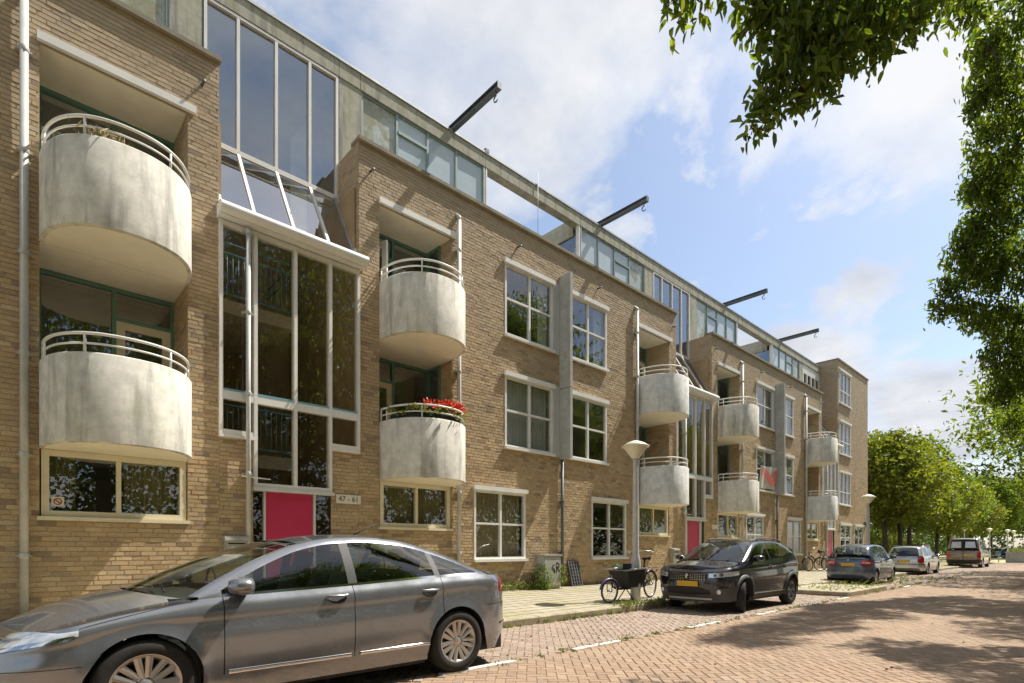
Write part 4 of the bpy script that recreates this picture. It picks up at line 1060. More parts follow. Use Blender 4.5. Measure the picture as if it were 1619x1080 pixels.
# ---- the grey saloon parked in front
M_GREY = car_paint('grey_metallic_paint', (0.25, 0.26, 0.285), 0.65, 0.3)
SED = dict(L=4.78, W=0.93, xf=0.985, xr=3.80, R=0.335, Ra=0.375, zs=0.19, zd=0.335, af=0.72, nf=2.3, ar=0.62, nr=2.6, bow=0.05,
    top=[(0, .66), (.12, .70), (.5, .79), (1.0, .885), (1.4, .935), (1.9, .955), (2.7, .985), (3.5, 1.02), (4.1, 1.035), (4.5, 1.03), (4.78, .99)],
    crease=[(0, .60), (.5, .70), (1.0, .80), (1.5, .825), (2.5, .855), (3.5, .90), (4.2, .93), (4.78, .93)],
    inset=INS, seams=[1.50, 2.60, 3.60], doors=[(1.5, 2.6), (2.6, 3.6)], zh=.90,
    xA0=1.30, xC0=4.28, bowf=.34, bowr=.16, hoodz=[(0, .70), (.2, .765), (.6, .885), (1.3, .985)], deckz=[(4.28, 1.06), (4.6, 1.075), (4.78, 1.03)],
    E=[(1.30, .93), (1.55, 1.075), (1.9, 1.25), (2.2, 1.36), (2.5, 1.415), (2.85, 1.43), (3.2, 1.405), (3.6, 1.315), (4.0, 1.17), (4.28, 1.036)],
    Ey=[(1.30, .86), (1.7, .74), (2.2, .63), (2.8, .60), (3.5, .60), (4.0, .68), (4.28, .80)], crown=[(1.3, .03), (2.2, .045), (3.3, .045), (4.28, .03)],
    glass=[(1.36, 1.62), (1.66, 2.545), (2.655, 3.54), (3.60, 4.2)], pf=.045, xTop=2.22, xRt=3.35, seat=2.35, mirror=(1.62, 1.03), rim=.232, wt=.225, spokes='v7',
    paint=M_GREY, front=-1, chrome_frame=True, lhd=-1)
car, A = make_car(SED, 'grey_saloon', 'grey metallic saloon parked nearest the camera below the round balconies', 'car', (-0.215, 5.60, 0), 0)
pt, sx, SE = A['patch'], A['sx'], A['SE']
def side_strip(A, x0, x1, z0, z1, off, mat, name='side_trim', n=24):
    for sg in (1, -1):
        m = MB(); G = []
        js_ = [j for j in range(len(A['px'])) if x0 <= A['px'][j] <= x1]; last = -9
        for j in js_:
            if A['px'][j]-last < 0.012: continue
            last = A['px'][j]; za, zb = z0, z1
            G.append([A['pos'](j, za, 0.001, sg), A['pos'](j, za+0.004, off, sg), A['pos'](j, zb-0.004, off, sg), A['pos'](j, zb, 0.001, sg)])
        m.grid(G, flip=sg < 0); m.build(name, mat, A['T'])
A['T'] = car
side_strip(A, 1.53, 2.59, .335, .372, .012, M_CHROME); side_strip(A, 2.61, 3.42, .338, .372, .012, M_CHROME)
side_strip(A, 4.45, 4.66, .46, .485, .012, M_CHROME, n=6)
pt('headlight', sx(0.03), sx(0.60), lambda t: .60+.13*t, lambda t: .66+.105*t+.045*math.sin(PI*min(t*1.15, 1)), .004, M_LAMPIN)
pt('headlight_lens', sx(0.03), sx(0.60), lambda t: .598+.132*t, lambda t: .665+.105*t+.045*math.sin(PI*min(t*1.15, 1)), .011, M_LENS)
pt('headlight_trim', sx(0.03), sx(0.58), lambda t: .575+.13*t, lambda t: .60+.135*t, .008, M_CHROME, nz=2)
pt('lower_grille', 0.0, 0.42, .30, .40, .006, M_BLACK); pt('upper_grille', 0.0, 0.36, .50, .58, .006, M_BLACK)
pt('grille_bar', 0.0, 0.40, .545, .560, .014, M_CHROME, nz=2); pt('grille_bar', 0.0, 0.38, .585, .60, .014, M_CHROME, nz=2)
pt('tail_light', sx(4.44), SE-0.30, lambda t: .845-.02*t, lambda t: .985-.0*t, .006, M_TAIL)
pt('tail_light_band', sx(4.50), SE-0.32, .875, .90, .010, M_TAILW, nz=2)
pt('bumper_line', sx(4.18), SE, .70, .706, .002, M_BLACK, nz=1); pt('bumper_line', 0.62, sx(0.62), lambda t: .50+.02*t, lambda t: .505+.02*t, .002, M_BLACK, nz=1)
pt('hood_gap', sx(.60), sx(1.26), lambda t: .772+.146*t**0.9, lambda t: .777+.146*t**0.9, .002, M_BLACK, nz=1)
plate(car, -0.02, 0, .43, -1); plate(car, 4.79, 0, .72, 1)
m = MB(); m.tube([(1.16, -.55, .985), (1.22, -.1, 1.02), (1.28, .35, 1.03)], .009, 5); m.tube([(1.14, .6, .975), (1.12, .2, 1.0), (1.13, -.2, 1.005)], .009, 5); m.build('wiper', M_BLACK, car)
m = MB(); m.tube([(3.05, 0, 1.475), (3.32, 0, 1.60)], [.007, .003], 5); m.build('aerial', M_BLACK, car)
# ---- the black crossover
M_CBLK = car_paint('black_blue_paint', (0.006, 0.007, 0.012), 0.0, 0.3)
SUV = dict(L=4.16, W=0.87, xf=0.86, xr=3.40, R=0.335, Ra=0.385, zs=0.26, zd=0.40, af=0.5, nf=2.7, ar=0.42, nr=2.8, bow=0.04,
    top=[(0, .90), (.1, .925), (.5, .965), (1.05, 1.03), (1.6, 1.05), (2.4, 1.085), (2.9, 1.12), (3.3, 1.20), (3.5, 1.235), (3.8, 1.20), (4.16, 1.10)],
    crease=[(0, .84), (.6, .88), (1.3, .90), (2.4, .93), (3.4, .97), (4.16, .97)],
    inset=[[(0, .04), (.2, .03), (.45, .012), (.7, 0), (.92, .016), (1, .008)], [(0, .008), (.3, .018), (1, .075)],
       [(0, .12), (.3, .02), (.6, 0), (1, .02)], [(0, .02), (1, .13)], [(0, .08), (.3, .0), (.7, .0), (1, .03)], [(0, .03), (1, .08)]],
    seams=[1.28, 2.28, 3.12], doors=[(1.28, 2.28), (2.28, 3.12)], zh=.95,
    xA0=1.02, xC0=4.06, bowf=.30, bowr=.06, hoodz=[(0, .945), (.2, .99), (.6, 1.04), (1.02, 1.075)], deckz=[(4.06, 1.14), (4.16, 1.10)],
    E=[(1.02, 1.028), (1.3, 1.19), (1.6, 1.36), (1.85, 1.455), (2.2, 1.50), (2.8, 1.52), (3.2, 1.495), (3.55, 1.43), (3.85, 1.27), (4.06, 1.13)],
    Ey=[(1.02, .80), (1.5, .70), (2.0, .60), (3.2, .58), (3.8, .60), (4.06, .72)], crown=[(1.02, .04), (2, .055), (3.5, .05), (4.06, .03)],
    glass=[(1.10, 1.30), (1.33, 2.24), (2.31, 3.42)], pf=.05, xTop=1.80, xRt=3.56, seat=2.0, mirror=(1.36, 1.12), rim=.222, wt=.215, spokes='v5',
    paint=M_CBLK, front=-1, lower=.42, lowmat=M_TRIM, flare=.035, steer=0.42, skirt=[(0, .22), (.4, .24), (2, .27), (3.8, .27), (4.16, .30)], rimmat=simple('dark_alloy', (0.22, 0.22, 0.22), 0.3, 0.8), lhd=-1)
car, A = make_car(SUV, 'black_crossover', 'black crossover car facing the camera with its front wheels turned', 'car', (10.55, 5.96, 0), 0); A['T'] = car
pt, sx, SE = A['patch'], A['sx'], A['SE']
for xa in (SUV['xf'], SUV['xr']):                       # grey wheel-arch cladding
    for sg in (1, -1):
        m = MB(); G = []
        for k in range(25):
            t = PI*k/24*1.12-0.19; row = []
            for rr_, off in ((SUV['Ra']-.004, .006), (SUV['Ra']+.012, .016), (SUV['Ra']+.055, .014), (SUV['Ra']+.065, .001)):
                x = xa+rr_*math.cos(t); z = SUV['R']+rr_*math.sin(t); row.append(A['posS'](sx(x), max(z, .25), off, sg))
            G.append(row)
        m.grid(G, flip=sg > 0); m.build('arch_trim', M_TRIM, car)
side_strip(A, 1.3, 2.98, .36, .385, .016, M_CHROME)
pt('headlight', 0.47, sx(0.60), lambda t: .725+.06*t, lambda t: .815+.075*t-.02*t*t, .008, M_LAMPIN); pt('headlight_lens', 0.46, sx(0.62), lambda t: .72+.06*t, lambda t: .82+.078*t-.02*t*t, .016, M_LENS)
for sg in (1, -1):
    for s_, r_ in ((0.60, .036), (0.72, .042)):
        p = A['posS'](s_, .765+.11*(s_-.5), .010, sg); m = MB(); m.lathe([(0.001, -0.004), (r_*.6, -0.003), (r_, 0.004)], 14, axis='x'); m.build('lamp_projector', M_DISC, car, loc=p, rot=(0, 0, -sg*0.7))
pt('grille', 0.0, 0.43, lambda t: .655+.03*t, lambda t: .825-.02*t, .006, M_BLACK)
G = MB()
for i in range(7):
    for k in range(4):
        for sg in (1, -1):
            s = 0.085+0.05*i; z = .69+.034*k
            p = A['posS'](s, z, .012, sg); G.box(p[0]-.006, p[0]+.006, p[1]-.012, p[1]+.012, z-.005, z+.005)
G.build('grille_studs', M_CHROME, car)
pt('lower_grille', 0.0, 0.50, lambda t: .36+.03*t, lambda t: .56-.10*t*t, .006, M_BLACK); pt('bumper_cladding', 0.50, sx(0.40), lambda t: .34+.04*t, lambda t: .50+.03*t, .005, M_TRIM)
pt('skid_plate', 0.0, 0.52, .268, .305, .02, M_ALU, nz=2)
for sg in (1, -1):
    p = A['posS'](0.66, .44, .02, sg); m = MB(); m.lathe([(0.001, -0.012), (0.04, -0.010), (0.05, 0.01)], 14, axis='x'); m.build('fog_lamp', M_LAMPIN, car, loc=p)
# chrome animal-shaped badge: a small upright figure of a few facets
m = MB(); bx = A['posS'](0.0, .75, .022)[0]
out_ = [(-.02,-.055),(.0,-.03),(.015,-.058),(.032,-.05),(.02,-.01),(.035,.012),(.05,.008),(.03,.032),(.012,.038),(.005,.058),(-.02,.05),(-.025,.028),(-.045,.02),(-.035,.005),(-.02,.008),(-.022,-.02),(-.04,-.05)]
n = len(out_); m.add([(bx, y, .752+z) for y, z in out_]+[(bx-.012, y*.8, .752+z*.8) for y, z in out_], [tuple(range(n, 2*n))]+[(i, (i+1) % n, n+(i+1) % n, n+i) for i in range(n)]); m.build('badge', M_CHROME, car)
plate(car, A['posS'](0, .60, .02)[0], 0, .60, -1)
side_strip(A, 0.04, 0.30, .60, .606, .001, M_BLACK, 'bumper_line', 4)
m = MB()
for sg in (1, -1): m.tube([(2.05, sg*.57, 1.51), (2.15, sg*.575, 1.56), (2.9, sg*.575, 1.565), (3.35, sg*.57, 1.52), (3.42, sg*.56, 1.46)], .016, 6)
m.build('roof_rails', M_TRIM, car)
m = MB(); m.tube([(0.85, -.5, 1.075), (0.95, 0, 1.105), (1.0, .4, 1.10)], .01, 5); m.build('wiper', M_BLACK, car)
# ---- the round blue hatchback
M_CBLUE = car_paint('grey_blue_paint', (0.095, 0.125, 0.18), 0.45, 0.35)
HAT = dict(L=3.72, W=0.83, xf=0.74, xr=3.14, R=0.29, Ra=0.33, zs=0.2, zd=0.32, af=0.55, nf=2.2, ar=0.42, nr=2.5, bow=0.05, hi=False,
    top=[(0, .72), (.15, .78), (.6, .88), (1.0, .94), (1.8, .95), (2.8, .98), (3.4, .99), (3.72, .93)],
    crease=[(0, .66), (.6, .76), (1.2, .80), (2.6, .84), (3.72, .84)], inset=INS, seams=[1.12, 2.05, 2.75], doors=[(1.12, 2.05), (2.05, 2.75)], zh=.87,
    xA0=.92, xC0=3.52, bowf=.26, bowr=.12, hoodz=[(0, .76), (.2, .83), (.92, 1.0)], deckz=[(3.52, 1.0), (3.72, .95)],
    E=[(.92, .935), (1.2, 1.17), (1.5, 1.37), (1.8, 1.45), (2.3, 1.475), (2.8, 1.44), (3.15, 1.37), (3.36, 1.22), (3.52, .99)],
    Ey=[(.92, .77), (1.4, .64), (2.0, .56), (2.8, .55), (3.2, .58), (3.52, .66)], crown=[(.92, .04), (2, .05), (3.1, .05), (3.52, .03)],
    glass=[(.98, 1.2), (1.22, 2.01), (2.09, 2.70), (2.78, 3.15)], pf=.05, xTop=1.60, xRt=3.16, seat=1.85, mirror=(1.22, 1.0), rim=.18, wt=.185, spokes='s5', paint=M_CBLUE, front=1)
car, A = make_car(HAT, 'blue_hatchback', 'small rounded grey-blue hatchback seen from behind, parked past the red door', 'car', (27.0, 6.55, 0.0), PI); A['T'] = car
pt, sx, SE = A['patch'], A['sx'], A['SE']
pt('tail_light', sx(3.50), SE-.44, lambda t: .70+.0*t, lambda t: .90, .012, M_TAIL, ns=6); pt('tail_light_band', sx(3.55), SE-.46, .77, .84, .018, M_TAILW, ns=5, nz=2)
pt('bumper', sx(3.30), SE, .30, .50, .022, M_CBLUE, ns=10); pt('bumper_line', sx(3.30), SE, .50, .507, .016, M_BLACK, ns=10, nz=1)
plate(car, 3.735, 0, .74, 1); pt('badge', SE-.04, SE, .885, .925, .012, M_CHROME, ns=2, nz=2)
m = MB(); m.tube([(3.58, .05, 1.0), (3.52, -.35, 1.03)], .012, 5); m.build('rear_wiper', M_BLACK, car)
m = MB(); m.tube([(3.45, .45, .19), (3.72, .45, .19)], .03, 8); m.build('exhaust', M_STEEL, car)
# ---- the silver estate
M_CSIL = car_paint('silver_paint', (0.50, 0.51, 0.50), 0.7, 0.3)
EST = dict(L=4.40, W=0.865, xf=0.85, xr=3.36, R=0.305, Ra=0.345, zs=0.2, zd=0.32, af=0.5, nf=2.6, ar=0.3, nr=3.4, bow=0.03, hi=False,
    top=[(0, .70), (.15, .76), (.6, .85), (1.15, .92), (2, .93), (3.5, .94), (4.2, .94), (4.4, .90)], crease=[(0, .64), (1, .74), (4.4, .78)], inset=INS, seams=[1.3, 2.28, 3.1], doors=[(1.3, 2.28), (2.28, 3.1)], zh=.83,
    xA0=1.10, xC0=4.26, bowf=.26, bowr=.06, hoodz=[(0, .73), (.2, .81), (1.1, .96)], deckz=[(4.26, .945), (4.4, .91)],
    E=[(1.10, .918), (1.5, 1.2), (1.8, 1.37), (2.1, 1.43), (2.8, 1.45), (3.6, 1.43), (3.9, 1.39), (4.1, 1.18), (4.26, .94)],
    Ey=[(1.1, .79), (1.6, .66), (2.1, .58), (3.6, .58), (4.0, .62), (4.26, .74)], crown=[(1.1, .04), (2, .045), (3.8, .045), (4.26, .02)],
    glass=[(1.16, 1.42), (1.45, 2.24), (2.32, 3.05), (3.13, 3.82)], pf=.05, xTop=1.92, xRt=3.92, seat=2.1, mirror=(1.45, .98), rim=.2, wt=.2, spokes='s5', paint=M_CSIL, front=1)
car, A = make_car(EST, 'silver_estate', 'silver estate car with red tail lights, parked between the blue hatchback and the van', 'car', (38.6, 7.05, 0.0), PI); A['T'] = car
pt, sx, SE = A['patch'], A['sx'], A['SE']
pt('tail_light', sx(4.18), SE-.60, .62, .92, .010, M_TAIL, ns=6); pt('bumper', sx(4.0), SE, .34, .52, .03, M_CSIL, ns=10); pt('bumper_line', sx(4.0), SE, .52, .55, .028, M_PLAST, ns=10, nz=1)
plate(car, 4.43, .0, .70, 1)
m = MB()
for sg in (1, -1): m.tube([(2.2, sg*.57, 1.47), (2.3, sg*.57, 1.51), (3.7, sg*.57, 1.50), (3.8, sg*.57, 1.43)], .015, 6)
m.build('roof_rails', M_BLACK, car)
# ---- the beige-brown van
M_CVAN = car_paint('brown_beige_paint', (0.24, 0.19, 0.14), 0.4, 0.4)
VAN = dict(L=4.25, W=0.87, xf=0.80, xr=3.45, R=0.31, Ra=0.35, zs=0.22, zd=0.34, af=0.5, nf=2.6, ar=0.18, nr=4.5, bow=0.02, hi=False,
    top=[(0, .80), (.15, .88), (.6, .98), (1.1, 1.08), (2, 1.09), (4.0, 1.09), (4.25, 1.05)], crease=[(0, .72), (1, .82), (4.25, .86)], inset=INS, seams=[1.25, 2.3, 3.1], doors=[(1.25, 2.3), (2.3, 3.1)], zh=.95,
    xA0=1.0, xC0=4.19, bowf=.28, bowr=.03, hoodz=[(0, .83), (.2, .93), (1.0, 1.12)], deckz=[(4.19, 1.09), (4.25, 1.06)],
    E=[(1.0, 1.06), (1.4, 1.40), (1.7, 1.62), (2.0, 1.75), (2.8, 1.80), (3.8, 1.80), (4.0, 1.77), (4.12, 1.45), (4.19, 1.088)],
    Ey=[(1.0, .80), (1.6, .74), (2.1, .68), (3.8, .68), (4.05, .72), (4.19, .78)], crown=[(1.0, .04), (2, .05), (3.8, .05), (4.19, .01)],
    glass=[(1.06, 1.3), (1.33, 2.25), (2.35, 3.05), (3.2, 3.85)], pf=.06, xTop=1.8, xRt=4.03, seat=2.0, mirror=(1.35, 1.2), rim=.19, wt=.195, spokes='s5', paint=M_CVAN, front=1,
    rearglass=M_BLACK)
car, A = make_car(VAN, 'beige_van', 'brownish high-roofed van with pale blue-white rear windows, farthest vehicle in the kerb row', 'van', (54.6, 6.75, 0.0), PI); A['T'] = car
pt, sx, SE = A['patch'], A['sx'], A['SE']
pt('tail_light', sx(4.14), SE-.68, .60, .98, .014, M_TAIL, ns=5); pt('bumper', sx(3.95), SE, .30, .50, .035, M_PLAST, ns=8); plate(car, 4.28, .22, .78, 1)
M_PALEPATCH = simple('pale_blue_patch', (0.50, 0.56, 0.70), 0.15, var=0.1, coat=1)  # pale blue-white patches laid over the black rear glass
for sg in (1, -1):
    m = MB(); x_ = lambda z: 4.13+(1.66-z)/0.5*0.085+0.035
    m.add([(x_(1.24), sg*.10, 1.24), (x_(1.24), sg*.62, 1.24), (x_(1.62)-.01, sg*.56, 1.62), (x_(1.62), sg*.10, 1.62)], [(0, 1, 2, 3)]); m.build('window_patch', M_PALEPATCH, car)
m = MB(); m.box(4.245, 4.262, -.012, .012, .52, 1.72); m.box(4.13, 4.2, -.045, .045, 1.1, 1.76); m.build('rear_door_gap', M_BLACK, car); car.scale = (1.15, 1.12, 1.13)
# ---- the dark red car half hidden beyond
R2 = dict(HAT); R2['paint'] = car_paint('dark_red_paint', (0.13, 0.008, 0.02), 0.4, 0.35)
car, A = make_car(R2, 'dark_red_car', 'dark red car half hidden between the silver estate and the van', 'car', (57.5, 10.4, 0.2), PI)
A['patch']('tail_light', A['sx'](3.50), A['SE']-.44, .70, .90, .012, M_TAIL, ns=6)
# ------------------------------------------------------------------ leaves
def leaf_mat(name, stops, trans=0.35):
    m, nt, b, out = new_mat(name); g = nt.nodes.new('ShaderNodeNewGeometry'); oi = nt.nodes.new('ShaderNodeObjectInfo')
    c = ramp(nt, g.outputs['Random Per Island'], stops); nt.links.new(c, b.inputs['Base Color']); b.inputs['Roughness'].default_value = 0.45
    b.inputs['Specular IOR Level'].default_value = 0.35
    tr = nt.nodes.new('ShaderNodeBsdfTranslucent'); nt.links.new(mixc(nt, 1.0, c, (1.7, 1.75, 0.6), 'MULTIPLY'), tr.inputs[0])
    mx = nt.nodes.new('ShaderNodeMixShader'); mx.inputs[0].default_value = trans
    nt.links.new(b.outputs[0], mx.inputs[1]); nt.links.new(tr.outputs[0], mx.inputs[2]); nt.links.new(mx.outputs[0], out.inputs[0]); return m
M_LEAF = leaf_mat('leaf', [(0, (0.055, 0.092, 0.020)), (0.4, (0.10, 0.15, 0.026)), (0.8, (0.16, 0.21, 0.035)), (1, (0.27, 0.29, 0.05))], 0.52)
M_LEAFY = leaf_mat('leaf_yellow_green', [(0, (0.10, 0.13, 0.022)), (0.5, (0.165, 0.19, 0.028)), (1, (0.24, 0.25, 0.04))], 0.40)
M_LEAFD = leaf_mat('leaf_dark', [(0, (0.03, 0.058, 0.014)), (0.6, (0.055, 0.09, 0.018)), (1, (0.10, 0.135, 0.025))], 0.35)
M_WEED = leaf_mat('weed_leaf', [(0, (0.09, 0.13, 0.03)), (0.5, (0.16, 0.19, 0.05)), (1, (0.30, 0.29, 0.12))], 0.3)
M_BARK = simple('bark', (0.085, 0.068, 0.05), 0.95, var=0.35, vs=9, bs=0.6, bscale=22, stretch=(1, 1, 0.3))
M_STRAW = simple('dry_stems', (0.42, 0.36, 0.20), 0.9, var=0.3, vs=30)
M_PETAL = simple('red_petal', (0.75, 0.085, 0.03), 0.6, var=0.25, vs=40)
def leaves(C, size, aspect=0.42, droop=0.5, fold=0.25, spread=1.0, fine=False):
    """folded leaf blades (two triangles each) at points C"""
    n = len(C); C = np.asarray(C)
    a = rng.random(n)*2*PI; el = (rng.random(n)-0.5)*2.0*spread-droop
    t = np.stack([np.cos(a)*np.cos(el), np.sin(a)*np.cos(el), np.sin(el)], 1)
    r = rng.normal(size=(n, 3)); r[:, 2] += 1.2; s = np.cross(t, r); s /= np.linalg.norm(s, axis=1)[:, None]+1e-9
    nn = np.cross(s, t); L = size*(0.65+0.7*rng.random(n))[:, None]; Wd = L*aspect*0.5
    p0 = C-t*L*0.5; p1 = C+t*L*0.5; m = C-t*L*0.04+nn*0; q0 = m+s*Wd+nn*Wd*fold*2; q1 = m-s*Wd+nn*Wd*fold*2
    if fine:                                         # rounder blades with a bent tip
        up = nn*Wd*fold*2; b1 = C-t*L*0.2; b2 = C+t*L*0.2; sag = np.array([0, 0, 1.0])*L*0.06
        V = np.stack([p0-sag, b1+s*Wd*0.92+up, b2+s*Wd*0.85+up, p1-sag*1.6, b2-s*Wd*0.85+up, b1-s*Wd*0.92+up], 1).reshape(-1, 3)
        b = (np.arange(n)*6)[:, None]
        return V, np.concatenate([b+np.array([[0, 1, 2, 3]]), b+np.array([[0, 3, 4, 5]])], 1).reshape(-1, 4)
    V = np.stack([p0, q0, p1, q1], 1).reshape(-1, 3)
    b = (np.arange(n)*4)[:, None]
    F = np.concatenate([b+np.array([[0, 1, 2]]), b+np.array([[0, 2, 3]])], 1).reshape(-1, 3)
    return V, F
def blob_pts(c, r, n, shell=0.55, flat=0.8):
    u = rng.normal(size=(n, 3)); u /= np.linalg.norm(u, axis=1)[:, None]; k = (shell+(1-shell)*rng.random(n)**0.6)[:, None]
    k *= (1+0.22*np.sin(u[:, :1]*5+c[0])*np.cos(u[:, 1:2]*6+c[1]*2))
    p = u*k*r; p[:, 2] *= flat; return p+np.asarray(c)
def clumpy(c, r, n, per=14, cl=0.3, vz=0.7, **kw):
    """leaf positions gathered in small sprays on a lobe"""
    k = max(1, n//per); P = blob_pts(c, r, k, **kw); Q = np.repeat(P, per, 0)
    d = rng.normal(size=Q.shape)*cl*np.array([1, 1, vz]); return Q+d
def limb(m, p, q, r0, r1, n=7, seg=6, wob=0.12, m_i=0):
    p, q = Vector(p), Vector(q); L = (q-p).length; path = []; rad = []
    for i in range(seg+1):
        t = i/seg; o = Vector((rng.normal(), rng.normal(), rng.normal()*0.5))*L*wob*0.35*math.sin(PI*t)
        path.append(p.lerp(q, t)+o+Vector((0, 0, L*0.06*math.sin(PI*t)))); rad.append(r0+(r1-r0)*t)
    m.tube(path, rad, n, m_i); return path
def tree(name, label, loc, lobes, leafn, size, trunk_h, tr=0.22, lmat=None, group=None, per=14, cl=0.3, cat='tree', droop=0.45, spread=1.0, aspect=0.42, shell=0.5, twigs=True, wexp=2.0, fine=False, vz=0.7):
    T = thing(name, label, cat, loc, 0, group); m = MB(); base = Vector((0, 0, 0)); fork = Vector((0.1, 0.05, trunk_h))
    m.tube([(0, 0, -0.1), (0, 0, 0.15), (0.02, 0.01, trunk_h*0.5), tuple(fork)], [tr*1.5, tr*1.08, tr*0.9, tr*0.75], 12)
    pts = []
    done = [(fork, [fork, fork], tr*0.7)]; rest = list(lobes); W8 = [r**wexp for _, r in lobes]; tot = sum(W8)
    while rest:                                     # each lobe hangs on the nearest one already carried by the trunk
        best = min(((Vector(c)-d[0]).length, i, k) for i, (c, r) in enumerate(rest) for k, d in enumerate(done))
        c, r = rest.pop(best[1]); d = done[best[2]]; r0 = max(0.012, d[2]*0.72)
        path = limb(m, d[0], c, r0, max(0.008, r0*0.62), 6, 5); done.append((Vector(c), path, max(0.008, r0*0.62)))
        if twigs:
            for _ in range(int(4+r*3)+(5 if fine else 0)):
                e = blob_pts(c, r*0.85, 1)[0]; limb(m, path[-1].lerp(path[-2], rng.random()), e, min(0.012, r0), 0.003, 4, 4)
        pts.append(clumpy(c, r, int(leafn*r**wexp/tot), per, cl, vz, shell=shell))
    m.build('trunk', M_BARK, T)
    V, F = leaves(np.concatenate(pts), size, droop=droop, spread=spread, aspect=aspect, fine=fine)
    o = put('crown', np_mesh('crown', V, F, lmat or M_LEAF), T); tag(o, kind='stuff'); return T
# ---- street trees on the camera's side: the near one reaches over the picture
def wp(px, py, d):                                   # a place in the street d metres into the view, read off the photograph while laying out the crowns
    r = (px-809.5)/870*d; return (CS*d+SN*r, SN*d-CS*r, EYE+(868-py)*d/870)
NEAR = (16.5, -3.6, -0.05)
def rel(c, o): return (c[0]-o[0], c[1]-o[1], c[2]-o[2])
lobes = []
for px_, py_, d, r in ((1205, 175, 6.5, .16), (1228, 120, 6.5, .26), (1252, 60, 6.6, .34), (1262, 140, 6.55, .22), (1300, 70, 6.7, .36), (1298, 132, 6.6, .22), (1218, 25, 6.6, .3), (1340, 40, 6.9, .38), (1330, 95, 6.8, .2), (1385, 25, 7.1, .36), (1375, 68, 7.0, .2),
        (1430, 5, 7.3, .4), (1425, 45, 7.2, .16), (1270, -20, 6.6, .5), (1340, -35, 7.0, .5), (1480, -15, 7.6, .42), (1530, 10, 8.2, .3), (1070, -6, 6.0, .16), (1110, -22, 6.1, .2), (1182, -25, 6.4, .25), (1190, 205, 6.5, .08), (1215, 205, 6.5, .07)):
    lobes.append((rel(wp(px_, py_, d), NEAR), r))
for px_, py_, d, r in ((1592, 40, 9.5, .55), (1575, 110, 10.0, .5), (1600, 160, 10.5, .7), (1555, 150, 10.5, .28), (1580, 225, 11, .6), (1535, 175, 10.3, .13), (1560, 75, 9.4, .26),
        (1600, 300, 11.5, .8), (1562, 290, 11.5, .45), (1535, 300, 11.4, .22), (1570, 355, 12, .6), (1530, 372, 12, .35), (1520, 410, 12.2, .35), (1600, 420, 12.5, .8), (1550, 430, 12.4, .6), (1500, 455, 12.2, .28), (1480, 490, 12.2, .22), (1515, 490, 12.3, .3), (1560, 500, 12.6, .5), (1605, 510, 13, .7), (1580, 560, 13, .45), (1610, 600, 13, .6), (1580, 625, 13.2, .32), (1600, 670, 13.2, .3)):
    lobes.append((rel(wp(px_, py_, d*1.28), NEAR), r*1.24))
for c, r in (((19.5, -2, 11.0), 2.0), ((21, -4, 9.5), 2.2), ((19.5, -5.5, 9.2), 2.2), ((22, -1.2, 8.3), 1.9), ((20.5, -0.3, 8.4), 1.3), ((22, 0.4, 10.5), 1.5), ((22.5, 0.8, 7.2), 1.2), ((20.5, -0.8, 6.4), 1.0), ((13.7, 0.0, 8.2), 0.75), ((13.3, -0.9, 9.0), 0.9), ((14.9, 0.2, 9.4), 0.75), ((14.2, -0.6, 7.2), 0.6)):
    lobes.append((rel(c, NEAR), r))
tree('street_tree', 'large leafy street tree whose near branches hang into the top right of the view', NEAR, lobes, 70000, 0.15, 3.6, 0.26, M_LEAF, per=10, cl=0.08, vz=1.7, group='trees along the street', droop=0.85, aspect=0.36, shell=0.4, wexp=1.8, fine=True)
def crown(seed, n, R, H, z0):
    r_ = np.random.default_rng(seed); out = [((0, 0, z0+H*0.78), R*0.5)]
    for i in range(n):
        a = i*2.4+r_.random()*0.6; k = (i+0.5)/n; rr = R*(0.72 if k < 0.75 else 0.4)*(0.8+0.35*r_.random()); z = z0+H*(0.12+0.72*k)
        out.append(((rr*math.cos(a)*math.sin(PI*(0.22+0.62*(1-k))), rr*math.sin(a)*math.sin(PI*(0.22+0.62*(1-k))), z), R*(0.36+0.14*r_.random())))
    return out
t2 = tree('street_tree', 'second street tree, filling the right edge of the view behind the overhanging one', (27.5, -3.6, -0.05), crown(5, 14, 5.4, 8.0, 3.2), 24000, 0.24, 3.4, 0.26, M_LEAF, per=14, cl=0.3, group='trees along the street')
L = ['street tree behind the camera, left of the view, showing only in the window panes', 'street tree opposite the glass stairwell, showing only in its panes', 'street tree at the lower right edge of the view, third along the camera side', 'street tree at the right edge of the view, farthest along the camera side']
for i, (x, y, rz) in enumerate(((-6.5, -8.5, 0.7), (3.2, -8.8, 2.1), (34.0, -2.6, 4.0), (44.5, -1.9, 1.2))):
    c = copy_tree(t2); c.location = (x, y, -0.05); c.scale = (1.25, 1.25, 1.75) if i < 2 else (1.22, 1.22, 1.1); c.rotation_euler = (0, 0, rz); c['label'] = L[i]
for i, (x, y, rz, s) in enumerate(((-16, -10, 0.2, 1.3), (11.8, -9.2, 1.9, 1.3), (20.6, -9.6, 3.1, 1.3), (29.5, -9.0, 5.0, 1.35))):
    c = copy_tree(t2); c.location = (x, y, -0.05); c.rotation_euler = (0, 0, rz); c.scale = (s, s, s*1.32)
    c['label'] = ['tree far to the left behind the camera, showing only in panes', 'tall tree across from the first stairwell, mirrored in its tinted panes', 'tall tree across from the flower balcony, showing only in panes', 'tall tree mirrored in the windows beside the first concrete fin'][i]
